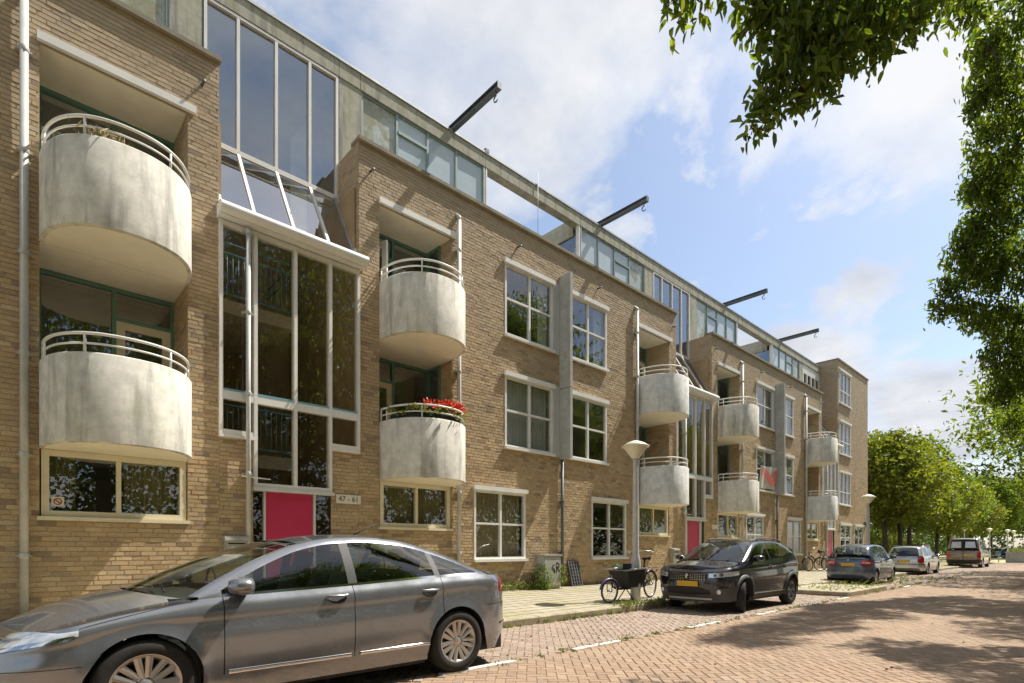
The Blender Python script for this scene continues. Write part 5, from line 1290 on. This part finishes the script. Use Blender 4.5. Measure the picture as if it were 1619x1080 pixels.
# ---- the row of trees beyond the end house
lobA = crown(21, 16, 4.1, 7.6, 3.4)
ta = tree('park_tree', 'yellow-green tree right beside the end house, first of the far row', (53.5, 12.3, 0.1), lobA, 11000, 0.36, 3.6, 0.22, M_LEAFY, per=10, cl=0.32, group='row of trees beyond the end house', cat='tree', droop=0.3, aspect=0.6)
tb = tree('park_tree', 'darker tree rising behind the yellow-green one in the far row', (66.5, 13.2, 0.1), crown(33, 16, 4.6, 8.8, 3.4), 11000, 0.38, 3.6, 0.24, M_LEAF, per=10, cl=0.34, group='row of trees beyond the end house', droop=0.3, aspect=0.6)
for src, x, y, rz, s, lab in ((ta, 60.0, 12.6, 2.2, 0.98, 'second yellow-green tree of the far row, behind the tall far lamp'), (ta, 73.5, 12.2, 4.0, 0.9, 'yellow-green tree in the middle of the far row'), (tb, 82, 12.4, 1.4, 0.85, 'dark tree in the middle of the far row'), (ta, 91, 11.6, 0.5, 0.85, 'lighter tree near the end of the far row'),
        (tb, 100, 10.6, 3.0, 0.95, 'dark tree closing the far end of the street, above the planter'), (tb, 110, 7.6, 5.2, 1.0, 'dark tree at the far right, behind the last lamps'), (ta, 122, 14, 1.0, 1.2, 'pale tree far behind the row'), (tb, 78, 20, 2.6, 1.15, 'tall dark tree behind the far row'), (tb, 97, 21, 0.8, 1.2, 'tall dark tree far behind the row, second from the house'), (tb, 128, 5.0, 2.0, 1.25, 'dark distant tree at the right edge behind the street end'), (ta, 62, 24, 3.3, 1.0, 'yellow-green tree behind the far row, close to the house corner')):
    c = copy_tree(src); c.location = (x, y, 0.1); c.rotation_euler = (0, 0, rz); c.scale = (s, s, s); c['label'] = lab
P = np.concatenate([clumpy((70+i*9, 33+4*math.sin(i), 2.5+rng.random()), 5.5, 900, 8, 0.5, flat=0.75) for i in range(12)]+[clumpy((140+4*math.sin(i*2), 34-i*8, 3.0), 6.5, 900, 8, 0.6, flat=0.9) for i in range(8)])
V, F = leaves(P, 0.7, aspect=0.7, droop=0.2); tag(put('wood', np_mesh('wood', V, F, M_LEAFD)), kind='stuff', label='far-off wood closing the view behind the rows of trees', cat='wood')
P = np.concatenate([clumpy((-28+i*2.6+j*0.9, -16.5-j*0.8+0.6*math.sin(i*1.7+j), 1.5+2.6*j+0.6*math.sin(i*2.3+j)), 2.2, 520, 10, 0.32, shell=0.4, flat=1.0) for i in range(34) for j in range(4)])
V, F = leaves(P, 0.34, aspect=0.7, droop=0.2); tag(put('wood', np_mesh('wood', V, F, M_LEAFD)), kind='stuff', label='dense tall wood across the street, showing only in the window panes', cat='wood')
# low light-green hedge behind the row
for i, (x, y) in enumerate(((49, 15.2), (54.5, 16), (60, 16.3), (66, 16.8), (73, 16.8), (81, 17))):
    T = thing('bush', ['yellow-green bush beside the end house corner', 'bush between the first two far trunks', 'bush behind the second far trunk', 'bush in the middle below the far trees', 'bush before the last far trunks', 'last bush of the line below the far trees'][i], 'bush', (x, y, 0), 0, 'yellow-green bushes below the far trees')
    V, F = leaves(clumpy((0, 0, 1.4), 2.1, 2200, 10, 0.25, shell=0.35, flat=0.8), 0.2, aspect=0.6); tag(put('crown', np_mesh('crown', V, F, M_LEAFY), T), kind='stuff')
    m = MB()
    for k in range(4): limb(m, (0, 0, 0), (1.2*math.cos(k*1.6), 1.2*math.sin(k*1.6), 1.6), 0.04, 0.01, 5, 4)
    m.build('stem', M_BARK, T)
g = MB(); g.add([(71,-40,-0.03),(260,-40,-0.03),(260,60,-0.03),(71,60,-0.03)], [(0,1,2,3)]); tag(g.build('lawn', simple('dry_lawn', (0.42, 0.38, 0.20), 0.95, var=0.3, vs=0.6)), kind='structure')
# ------------------------------------------------------------------ street lamps
M_LAMPW = simple('lamp_bowl', (0.72, 0.68, 0.54), 0.35, var=0.06); M_POST = simple('lamp_post_grey', (0.50, 0.50, 0.49), 0.5, 0.1, var=0.12, vs=8)
def lamp(loc, label, h=3.55):
    T = thing('street_lamp', label, 'street lamp', loc, 0, 'grey street lamps with pale bowl heads'); m = MB()
    m.lathe([(0.115, -0.05), (0.115, 0.9), (0.085, 1.05), (0.075, 1.1), (0.058, h-0.05), (0.06, h)], 14, cap=True); m.box(-0.125, -0.10, -0.05, 0.05, 0.35, 0.75); m.build('post', M_POST, T)
    m = MB(); m.lathe([(0.07, h-0.02), (0.09, h), (0.27, h+0.24), (0.275, h+0.26)], 24); m.build('bowl', M_LAMPW, T)
    m = MB(); m.lathe([(0.275, h+0.245), (0.315, h+0.25), (0.315, h+0.275), (0.2, h+0.345), (0.06, h+0.40), (0.0, h+0.405)], 24); m.build('cap', M_LAMPW, T)
    return T
l0 = lamp((10.68, 7.32, zp(7.32)), 'nearest street lamp, standing behind the cargo bike', 3.27)
for x, y, lab in ((28.9, 7.3, 'second street lamp, between the end house and the far trees'), (76.5, 10.3, 'small far lamp standing just above the van roof'), (81.5, 8.75, 'far lamp to the right of the van'), (88.5, 7.85, 'left lamp of the close pair above the stone planter'), (93.5, 7.75, 'right lamp of the close pair above the stone planter')):
    c = copy_tree(l0); c.location = (x, y, zp(y) if x < 60 else 0.0); c['label'] = lab
# ------------------------------------------------------------------ bicycles
M_BIKE = simple('bike_black', (0.014, 0.014, 0.015), 0.35, 0.2); M_BIKES = simple('bike_steel', (0.45, 0.45, 0.44), 0.35, 0.8); M_PURP = simple('purple_paint', (0.085, 0.055, 0.20), 0.4); M_LEATH = simple('saddle', (0.05, 0.035, 0.025), 0.6)
M_GRIPW = simple('cream_grip', (0.68, 0.62, 0.5), 0.6)
def bike_wheel(par, x, R, fm=None, steer=0.0, fend=True, name='wheel'):
    o = MB(); n = 28
    ring = lambda r, k=n: [(r*math.cos(2*PI*i/k), 0, r*math.sin(2*PI*i/k)) for i in range(k)]
    o.tube(ring(R-0.02), 0.02, 6, closed=True); W = o.build(name, M_TYRE, par, loc=(x, 0, R), rot=(0, 0, steer))
    o = MB(); o.tube(ring(R-0.045), 0.012, 5, closed=True); o.build('rim', M_BIKES, W)
    o = MB()
    for i in range(18):
        a = 2*PI*i/18; o.tube([(0.03*math.cos(a+.5), 0.02*(-1)**i, 0.03*math.sin(a+.5)), ((R-0.05)*math.cos(a), 0, (R-0.05)*math.sin(a))], 0.0022, 3)
    o.tube([(0, -0.05, 0), (0, 0.05, 0)], 0.022, 8); o.build('spokes', M_BIKES, W)
    if fend:
        o = MB(); P = [[((R+0.025)*math.cos(t), y, (R+0.025)*math.sin(t)+z) for y, z in ((-0.03, -0.012), (-0.02, 0), (0.02, 0), (0.03, -0.012))] for t in [PI*(0.05+0.9*i/16) for i in range(17)]]
        o.grid(P); o.build('mudguard', fm or M_BIKE, W)
    return W
def cargo_bike(loc, rz):
    T = thing('cargo_bike', 'long black cargo bike with a front box and purple mudguard, by the lamp post', 'cargo bike', loc, rz)
    bike_wheel(T, 0.0, 0.265, M_PURP, -0.22); bike_wheel(T, -1.88, 0.335)
    f = MB()
    f.tube([(-0.05, 0.0, 0.60), (-0.12, 0, 0.36), (-0.3, 0, 0.30), (-1.0, 0, 0.28), (-1.45, 0, 0.30)], 0.026, 8)
    f.tube([(-1.45, 0, 0.30), (-1.62, 0, 0.95)], 0.019, 8); f.tube([(-1.05, 0, 0.29), (-1.18, 0, 1.0)], 0.022, 8); f.tube([(-1.15, 0, 0.82), (-1.55, 0, 0.62)], 0.018, 8)
    for s in (1, -1):
        f.tube([(-1.45, 0.03*s, 0.30), (-1.88, 0.065*s, 0.335)], 0.011, 6); f.tube([(-1.57, 0.02*s, 0.78), (-1.88, 0.065*s, 0.335)], 0.009, 6)
        f.tube([(0, 0.06*s, 0.255), (0.01, 0.06*s, 0.5), (-0.04, 0.0, 0.58)], 0.012, 6); f.tube([(-0.7, 0.02*s, 0.27), (-0.72, 0.22*s, 0.0)], 0.012, 6)
    f.tube([(-0.72, -0.22, 0.012), (-0.72, 0.22, 0.012)], 0.012, 6)
    f.build('frame', M_BIKE, T)
    b = MB(); lo = [(-0.28, .20), (-1.0, .22)]; hi_ = [(-0.10, .30), (-1.12, .33)]
    V = [(-0.52,-.18,.32),(-1.02,-.21,.32),(-1.02,.21,.32),(-0.52,.18,.32),(-0.36,-.25,.70),(-1.10,-.30,.74),(-1.10,.30,.74),(-0.36,.25,.70)]
    b.add(V, [(0,1,2,3),(0,4,5,1),(1,5,6,2),(2,6,7,3),(3,7,4,0)]); Vi = [(x*0.985-0.008, y*0.93, z+0.02 if z < .5 else z) for x, y, z in V]; b.add(Vi, [(3,2,1,0),(1,5,4,0),(2,6,5,1),(3,7,6,2),(0,4,7,3)])
    B = b.build('box', M_BLACK, T)
    b = MB(); b.tube([(-0.22,-.29,.715),(-1.12,-.31,.75),(-1.12,.31,.75),(-0.22,.29,.715)], 0.016, 6, closed=True); b.build('box_rail', M_BIKES, B)
    b = MB(); b.bar((-0.95,-.16,.62), (-0.95,.16,.62), .2, .46); b.bar((-0.55,-.15,.58), (-0.55,.15,.58), .2, .14); b.build('box_seat', M_BLACK, B)
    b = MB(); b.tube([(-0.74,-.335,.78),(-0.72,-.25,.86),(-0.70,-.1,.74)], .012, 5); b.tube([(-0.60,-.325,.77),(-0.62,-.2,.83),(-0.64,-.1,.70)], .012, 5); b.build('green_strap', simple('green_strap', (0.01, 0.22, 0.07), 0.6), B)
    h = MB(); h.tube([(-1.18, 0, 1.0), (-1.20, 0, 1.12)], 0.015, 6); h.tube([(-1.42, -.31, 1.10), (-1.30, -.29, 1.14), (-1.20, -.12, 1.14), (-1.20, .12, 1.14), (-1.30, .29, 1.14), (-1.42, .31, 1.10)], 0.012, 7); H = h.build('handlebar', M_BIKES, T)
    h = MB()
    for s in (1, -1): h.tube([(-1.42, .31*s, 1.10), (-1.31, .29*s, 1.137)], 0.02, 7)
    h.build('grip', M_GRIPW, H)
    h = MB(); h.lathe([(0.001, -.03), (.035, -.02), (.04, .03)], 10, c=(-1.05, 0, 1.06), axis='x'); h.build('lamp', M_BIKES, H)
    s = MB(); s.add([(-1.48,0,.985),(-1.56,-.05,.985),(-1.72,-.11,.995),(-1.76,0,1.0),(-1.72,.11,.995),(-1.56,.05,.985),(-1.48,0,.95),(-1.56,-.04,.94),(-1.72,-.09,.92),(-1.76,0,.93),(-1.72,.09,.92),(-1.56,.04,.94)],
          [(0,5,4,3,2,1),(0,1,7,6),(1,2,8,7),(2,3,9,8),(3,4,10,9),(4,5,11,10),(5,0,6,11)]); s.build('saddle', M_LEATH, T)
    r = MB()
    for q in (-.08, 0, .08): r.tube([(-1.62, q, .74), (-2.15, q, .72)], .008, 5)
    r.tube([(-2.15,-.09,.72),(-2.15,.09,.72)], .008, 5); r.tube([(-2.05,.08,.72),(-1.88,.07,.34)], .007, 5); r.tube([(-2.05,-.08,.72),(-1.88,-.07,.34)], .007, 5); r.build('rack', M_BIKE, T)
    c = MB(); c.lathe([(.02,-.01),(.09,-.008),(.09,.008),(.02,.01)], 16, c=(-1.45, -.06, .30), axis='y'); c.tube([(-1.45,-.08,.30),(-1.36,-.09,.17)], .01, 5); c.box(-1.40,-1.32,-.19,-.09,.155,.178); c.tube([(-1.45,.08,.30),(-1.54,.09,.43)], .01, 5); c.box(-1.58,-1.50,.09,.19,.42,.443); c.bar((-1.45,-.07,.30),(-1.88,-.07,.335),.02,.09); c.build('crank', M_BIKE, T)
    m = MB(); m.lathe([(0.001,-.02),(.03,-.015),(.03,.02)], 8, c=(-2.24,0,.66), axis='x'); m.build('tail_lamp', M_TAIL, T); return T
cargo_bike((9.72, 7.33, zp(7.3)), math.radians(186))
def bicycle(loc, rz, label, lean=0.0, col=None):
    T = thing('bicycle', label, 'bicycle', loc, rz, 'parked bicycles by the walls'); T.rotation_euler = (lean, 0, rz); fm = col or M_BIKE
    bike_wheel(T, 0.0, 0.345, fm, 0.15); bike_wheel(T, -1.1, 0.345, fm)
    f = MB(); f.tube([(-.12, 0, .95), (-.17, 0, .82), (-.62, 0, .30)], .018, 7); f.tube([(-.15, 0, .88), (-.5, 0, .55), (-.66, 0, .45)], .015, 7); f.tube([(-.62, 0, .30), (-.78, 0, .92)], .016, 7)
    for s in (1, -1):
        f.tube([(-.62, .03*s, .30), (-1.1, .06*s, .345)], .009, 5); f.tube([(-.73, .02*s, .75), (-1.1, .06*s, .345)], .008, 5); f.tube([(-.17, .02*s, .82), (-.12, .06*s, .72), (0, .06*s, .345)], .011, 5)
    f.tube([(-1.35, 0, .74), (-.8, 0, .74)], .01, 5); f.tube([(-1.3, 0, .74), (-1.1, .06, .345)], .007, 5); f.build('frame', fm, T)
    h = MB(); h.tube([(-.12, 0, .95), (-.10, 0, 1.08)], .013, 6); h.tube([(-.30, -.29, 1.08), (-.15, -.27, 1.12), (-.10, 0, 1.09), (-.15, .27, 1.12), (-.30, .29, 1.08)], .012, 6); h.build('handlebar', M_BIKES, T)
    s = MB(); s.lathe([(.001, -.16), (.04, -.13), (.06, 0), (.10, .08), (.09, .13), (.001, .14)], 10, c=(-.82, 0, .97), axis='x'); so_ = s.mesh('saddle', M_LEATH); put('saddle', so_, T)
    return T
bicycle((28.7, 9.75, zp(9.75)), 2.6, 'bicycle leaning under the low window by the third red door, left of the pair', 0.12)
bicycle((29.9, 9.6, zp(9.6)), 2.2, 'bicycle nearer the third red door, right of the pair', -0.08)
bicycle((6.3, 9.95, zp(9.95)), 0.25, 'black bicycle behind the boot of the grey saloon, only its handlebar showing', 0.05)
bicycle((59.2, 11.4, 0.2), 1.9, 'bicycle standing far off beyond the van', 0.05)
# ------------------------------------------------------------------ things on and by the walls
T = thing('utility_cabinet', 'pale grey utility cabinet with black graffiti marks and ivy, below the wall between two windows', 'utility cabinet', (10.95, 10.33, zp(10.3)))
M_CAB = simple('cabinet_grey', (0.36, 0.36, 0.33), 0.6, var=0.25, vs=5)
m = MB(); m.box(-.33, .33, -.17, .17, 0.04, .88); m.box(-.30, .30, -.15, .15, 0, .04); m.build('housing', M_CAB, T)
m = MB(); m.box(-.36, .36, -.20, .19, .88, .925); m.build('lid', M_CAB, T)
m = MB(); m.box(-.31, -.005, -.182, -.171, .08, .85); m.box(.005, .31, -.182, -.171, .08, .85); D_ = m.build('door', M_CAB, T)
m = MB()
for st in (((.0, .66), (-.10, .56), (.0, .44)), ((-.02, .56), (.02, .42)), ((.08, .70), (.08, .42)), ((.08, .70), (.19, .66), (.17, .58), (.08, .57)), ((.11, .56), (.21, .44))):
    for a, b_ in zip(st[:-1], st[1:]): m.bar((a[0]+.06, -.184, a[1]), (b_[0]+.06, -.184, b_[1]), .004, .032, up=(0, 1, 0)) if False else m.bar((a[0]+.06, -.184, a[1]), (b_[0]+.06, -.184, b_[1]), .034, .003, up=(0, 1, 0))
m.build('graffiti', M_BLACK, D_)
def plant(name, label, cat, loc, pts_fn, n, size, mat, stems=8, h=0.3, grp=None, stem_mat=None, droop=-0.3, aspect=0.45):
    T = thing(name, label, cat, loc, 0, grp); P = pts_fn(n); V, F = leaves(P, size, aspect=aspect, droop=droop); tag(put('leaves', np_mesh('leaves', V, F, mat), T), kind='stuff')
    m = MB(); idx = rng.integers(0, len(P), stems)
    for i in idx: limb(m, (P[i][0]*0.5, P[i][1]*0.5, 0), tuple(P[i]), 0.006, 0.002, 4, 3)
    m.build('stem', stem_mat or M_WEED, T); return T
plant('ivy', 'ivy climbing over the left side of the graffiti cabinet', 'ivy', (10.95, 10.3, zp(10.3)), lambda n: np.concatenate([blob_pts((-.36, -.05, .35), .3, n//2, .3, 1.3), blob_pts((-.35, -.2, .12), .3, n//4, .2, .5), blob_pts((.36, -.1, .35), .18, n//4, .3, 1.9)]), 900, .07, M_LEAF, 20)
T = thing('leaning_panel', 'dark grey perforated panel leaning against the wall beside the drainpipe', 'panel', (12.2, 10.35, zp(10.3)))
m = MB(); rot = math.radians(14)
def pl(u, v, d): return (u, math.sin(rot)*v+d, math.cos(rot)*v)
cells = [(i, j) for i in range(4) for j in range(7)]
for i in range(5):
    m.bar(pl(-.22+.11*i, 0, 0), pl(-.22+.11*i, .74, 0), .04, .05, up=(0, 1, 0))
for j in range(8): m.bar(pl(-.24, .02+.1*j, .005), pl(.24, .02+.1*j, .005), .04, .04)
m.build('lattice', simple('grey_plastic_lattice', (0.10, 0.10, 0.105), 0.6, var=0.5, vs=9), T)
T = thing('letter_box', 'grey metal letter box left of the pink-red door, above the saloon bonnet', 'letter box', (3.06, D, 1.05), 0, 'grey letter boxes by the stairwell doors')
def lbox(T):
    m = MB(); m.box(-.17, .17, -.16, -.008, 0, .42); m.build('case', M_CAB, T)
    m = MB(); m.add([(-.2,-.2,.42),(.2,-.2,.42),(.2,-.006,.42),(-.2,-.006,.42),(-.2,-.19,.48),(.2,-.19,.48),(.2,-.006,.51),(-.2,-.006,.51)], [(0,3,2,1),(4,5,6,7),(0,1,5,4),(1,2,6,5),(2,3,7,6),(3,0,4,7)]); m.build('lid', M_CAB, T)
    m = MB(); m.box(-.14, .14, -.165, -.159, .355, .38); m.box(-.13, .13, -.164, -.1605, .145, .15); m.build('slot', M_BLACK, T)
    m = MB(); m.box(-.14, .14, -.172, -.16, .385, .40); m.box(-.09, .07, -.164, -.1605, .27, .31); m.box(-.02, .03, -.175, -.16, .11, .13); m.build('flap', M_ALU, T)
lbox(T)
c = copy_tree(T); c.location = (5.22, D, 1.05); c['label'] = 'grey metal letter box right of the pink-red door, below the number sign'
c = copy_tree(T); c.location = (17.75, D, 0.85); c['label'] = 'grey letter box left of the red door behind the black crossover'
c = copy_tree(T); c.location = (20.45, D, 0.85); c['label'] = 'grey letter box right of the red door behind the black crossover'
M_SIGN = simple('sign_white', (0.74, 0.70, 0.60), 0.5, var=0.05)
def number_sign(x, z, txt, label):
    T = thing('number_sign', label, 'sign', (x, D, z), 0, 'white house-number signs'); m = MB(); m.box(-.27, .27, -.022, -.006, -.09, .09); m.build('board', M_SIGN, T)
    cu = bpy.data.curves.new('lettering', 'FONT'); cu.body = txt; cu.size = 0.155; cu.align_x = 'CENTER'; cu.align_y = 'CENTER'; cu.extrude = 0.0015; cu.resolution_u = 3
    tmp = bpy.data.objects.new('lettering', cu); COL.objects.link(tmp); bpy.context.view_layer.update()
    me = bpy.data.meshes.new_from_object(tmp.evaluated_get(bpy.context.evaluated_depsgraph_get())); bpy.data.objects.remove(tmp)
    me.materials.clear(); me.materials.append(M_STEEL); put('lettering', me, T, loc=(0, -.0245, 0), rot=(PI/2, 0, 0))
number_sign(5.25, 2.34, '47 - 61', 'white house-number sign on the brick right of the pink-red door')
number_sign(20.42, 2.3, '63 - 77' if False else '', 'white number sign right of the red door behind the black crossover') if False else None
T = thing('number_sign', 'small white number sign right of the red door behind the black crossover', 'sign', (20.95, D, 2.2), 0, 'white house-number signs'); m = MB(); m.box(-.27, .27, -.022, -.006, -.09, .09); m.build('board', M_SIGN, T)
# sticker in the low window on the left
T = thing('sticker', 'small white square sticker with a barred brown-red ring in the low window at the left', 'sticker', (0.63, D+0.058, 2.03)); m = MB(); m.box(-.075, .075, -.003, 0, -.07, .07); m.build('square', M_SIGN, T)
m = MB(); m.lathe([(.036, -.0045), (.052, -.0045)], 24, axis='y'); m.bar((-.032, -.0048, .028), (.032, -.0048, -.028), .002, .016, up=(0, 1, 0)) if False else m.add([(-.036,-.0048,.022),(-.022,-.0048,.036),(.036,-.0048,-.022),(.022,-.0048,-.036)], [(0,1,2,3)]); m.build('barred_ring', simple('sticker_red', (0.30, 0.07, 0.05), 0.6), T)
# red and white banner hung out below a first-floor window
T = thing('banner', 'white banner with red zigzag stripes hung by a first-floor window near the fin', 'banner', (25.7, D-0.08, 4.35))
m = MB(); G = [[(-.85+1.7*i/12, -.03*math.sin(i*1.1)-.02*j, -.30+1.0*j/5+0.05*i/12) for j in range(6)] for i in range(13)]; m.grid(G); m.build('cloth', simple('banner_white', (0.70, 0.66, 0.62), 0.8, var=0.06), T)
m = MB()
for k in range(3):
    z = .42-.13*k
    m.bar((-.75, -.14, z+.22), (.3, -.14, z-.32), .012, .075, up=(0, 1, 0)) if False else m.add([(-.75,-.15,z+.24),(-.75,-.15,z+.17),(.36,-.15,z-.30),(.36,-.15,z-.20)], [(0,1,2,3)])
    m.add([(.36+.10*k,-.152,-.18+.02*k),(.42+.10*k,-.152,-.18+.02*k),(.62+.09*k,-.152,.62),(.55+.09*k,-.152,.62)], [(0,1,2,3)])
m.build('red_stripes', simple('banner_red', (0.60, 0.06, 0.03), 0.8), T)
# ------------------------------------------------------------------ plants on balconies and at the kerb
bc = (STAIRS[0]+2.775); zt_ = 2.80+1.25
T = thing('flower_box', 'dark flower boxes with red geraniums along the inside of the first-floor balcony rail', 'flower box', (bc, D-0.9, zt_))
m = MB(); e = 2/2.25
def arc(t, off): c, s = math.cos(t), math.sin(t); return (math.copysign(abs(c)**e, c)*(0.965-off), 0.9-0.012-abs(s)**e*(1.15-off))
G = []
for i in range(25):
    t = 0.15+(PI-0.35)*i/24; a, b_ = arc(t, 0.10), arc(t, 0.26); G.append([(a[0], a[1], -.06), (a[0], a[1], .11), (b_[0], b_[1], .11), (b_[0], b_[1], -.06)])
m.grid(G, smooth=False); m.build('trough', M_BLACK, T)
P = []
for i in range(1100):
    t = 0.15+(PI-0.35)*rng.random(); a = arc(t, 0.15+0.09*rng.normal()); P.append((a[0], a[1], .12+.10*rng.random()+(.07*math.sin(t*9))))
for i in range(260):
    a = arc(0.18+0.25*rng.random(), 0.02+0.1*rng.random()); P.append((a[0]+.02, a[1], .16-.25*rng.random()))
V, F = leaves(np.array(P), .065, aspect=.75, droop=-0.1); tag(put('leaves', np_mesh('leaves', V, F, M_WEED), T), kind='stuff')
P = []
for t0, dz in ((1.95, .2), (1.5, .26), (0.65, .22), (0.98, .3), (1.25, .24), (1.05, .27), (.9, .25), (1.42, .22), (1.6, .16), (1.15, .17), (.78, .2), (1.75, .12)):
    a = arc(t0, .15); P.append(np.array([a[0], a[1], .17+dz*0.85])+rng.normal(size=(62, 3))*np.array([.07, .05, .035]))
V, F = leaves(np.concatenate(P), .05, aspect=.9, droop=-0.6); tag(put('blossoms', np_mesh('blossoms', V, F, M_PETAL), T), kind='stuff')
xA = STAIRS[0]-2.775
plant('balcony_plant', 'dry spiky plant behind the rail of the upper round balcony at the left', 'plant', (xA-.28, D-.95, 5.81+1.05), lambda n: np.stack([rng.normal(size=n)*.12, rng.normal(size=n)*.06, .20+.16*rng.random(n)], 1), 120, .22, M_STRAW, 40, stem_mat=M_STRAW, aspect=.1, droop=-.9)
for i, (x, y, n, s) in enumerate(((9.6, 10.42, 260, .42), (10.2, 10.38, 200, .3), (8.9, 10.45, 120, .28))):
    plant('weeds', ['pale weeds at the wall foot left of the graffiti cabinet', 'low weeds right against the cabinet foot', 'thin weeds below the ground-floor window behind the saloon'][i], 'weeds', (x, y, zp(y)), lambda n, s=s: np.stack([rng.normal(size=n)*s*.7, rng.normal(size=n)*.1, .02+.2*rng.random(n)**1.6], 1), n, .07, M_WEED, 12)
def tufts(n, xr_, yf, zf, size, hh):
    P = []
    for _ in range(n):
        x = xr_[0]+(xr_[1]-xr_[0])*rng.random(); y = yf(x); k = rng.integers(3, 9)
        for _ in range(k): P.append((x+rng.normal()*.03, y+rng.normal()*.02, zf(y)+hh*rng.random()))
    return P
P = tufts(150, (9.4, 11.6), lambda x: 6.86+rng.normal()*.08, lambda y: .11, .06, .10)+tufts(60, (5.5, 10), lambda x: 6.80+rng.normal()*.02, lambda y: 0.0, .05, .05)+tufts(90, (15.5, 19), lambda x: 6.86+rng.normal()*.15, lambda y: .11, .06, .06)
P += tufts(420, (17.6, 30), lambda x: 4.9+2.0*rng.random(), lambda y: .10, .06, .05)+tufts(130, (18, 40), lambda x: 4.74+rng.normal()*.05, lambda y: 0.0, .05, .05)+tufts(120, (4, 17), lambda x: 4.74+rng.normal()*.05, lambda y: -.01, .04, .02)+tufts(120, (6, 17), lambda x: 10.52+rng.normal()*.03, lambda y: .25, .06, .06)
V, F = leaves(np.array(P), .07, aspect=.3, droop=-0.7); tag(put('grass', np_mesh('grass', V, F, M_WEED)), kind='stuff', label='tufts of grass and weeds along the kerb and joints', cat='grass')
# fallen leaves and litter specks on the road
n = 900; P = np.stack([3+22*rng.random(n), 4.75+2.0*rng.random(n)**1.5, np.full(n, .014)], 1); P2 = np.stack([4+20*rng.random(160), 0.5+4*rng.random(160), np.full(160, .014)], 1)
V, F = leaves(np.concatenate([P, P2]), .035, aspect=.5, droop=0.0, spread=0.12); tag(put('fallen_leaves', np_mesh('fallen_leaves', V, F, simple('dry_leaf', (0.17, 0.10, 0.045), 0.9, var=0.4, vs=3))), kind='stuff')
# ------------------------------------------------------------------ far end of the street
T = thing('stone_planter', 'square grey stone planter at the far right end of the street', 'planter', (72.5, 5.75, 0)); m = MB(); m.box(-.9, .9, -.75, .75, 0, .95); m.build('box', M_FIN, T)
m = MB(); m.box(-.95, .95, -.8, .8, .95, 1.03); m.build('rim', M_FIN, T)
V, F = leaves(clumpy((0, 0, 1.15), .6, 500, 8, .12, flat=.4), .12, aspect=.5); tag(put('leaves', np_mesh('leaves', V, F, M_LEAFY), T), kind='stuff')
T = thing('low_fence', 'low grey fence along the lawn beyond the van', 'fence', (72.0, 9, 0)); 
for i in range(8): m = MB(); m.box(-.04, .04, -2+i*1.2, -1.92+i*1.2, 0, .75); m.build('post', M_FIN, T)
for z in (.35, .65): m = MB(); m.box(-.02, .02, -2, 6.5, z, z+.08); m.build('rail', M_FIN, T)
M_FARC = [car_paint('far_blue', (0.06, 0.10, 0.3)), car_paint('far_white', (0.6, 0.6, 0.6)), car_paint('far_grey', (0.15, 0.16, 0.18))]
for i, (x, y, lab) in enumerate(((104, 6.4, 'small blue car parked beyond the stone planter'), (108, 8.8, 'small white car parked beyond the far lamps'), (101, 9.6, 'small grey car parked far off behind the van'))):
    Q = dict(HAT); Q['paint'] = M_FARC[i]; make_car(Q, 'far_car', lab, 'car', (x, y, 0), [1.4, 1.7, 1.5][i])
# low shed with a dark opening behind the end house, brick block far off
T = thing('far_shed', 'low pale shed with a dark opening beyond the end house corner', 'shed', (58, 18, 0)); m = MB(); m.box(-3, 3, 0, 3, 0, 2.3); m.build('wall', M_CREAM, T); m = MB(); m.box(-3.2, 3.2, -.3, 3.2, 2.3, 2.5); m.build('roof', M_STEEL, T); m = MB(); m.box(-2.2, -.6, -.03, -.002, 0, 1.9); m.build('door', M_STEEL, T)
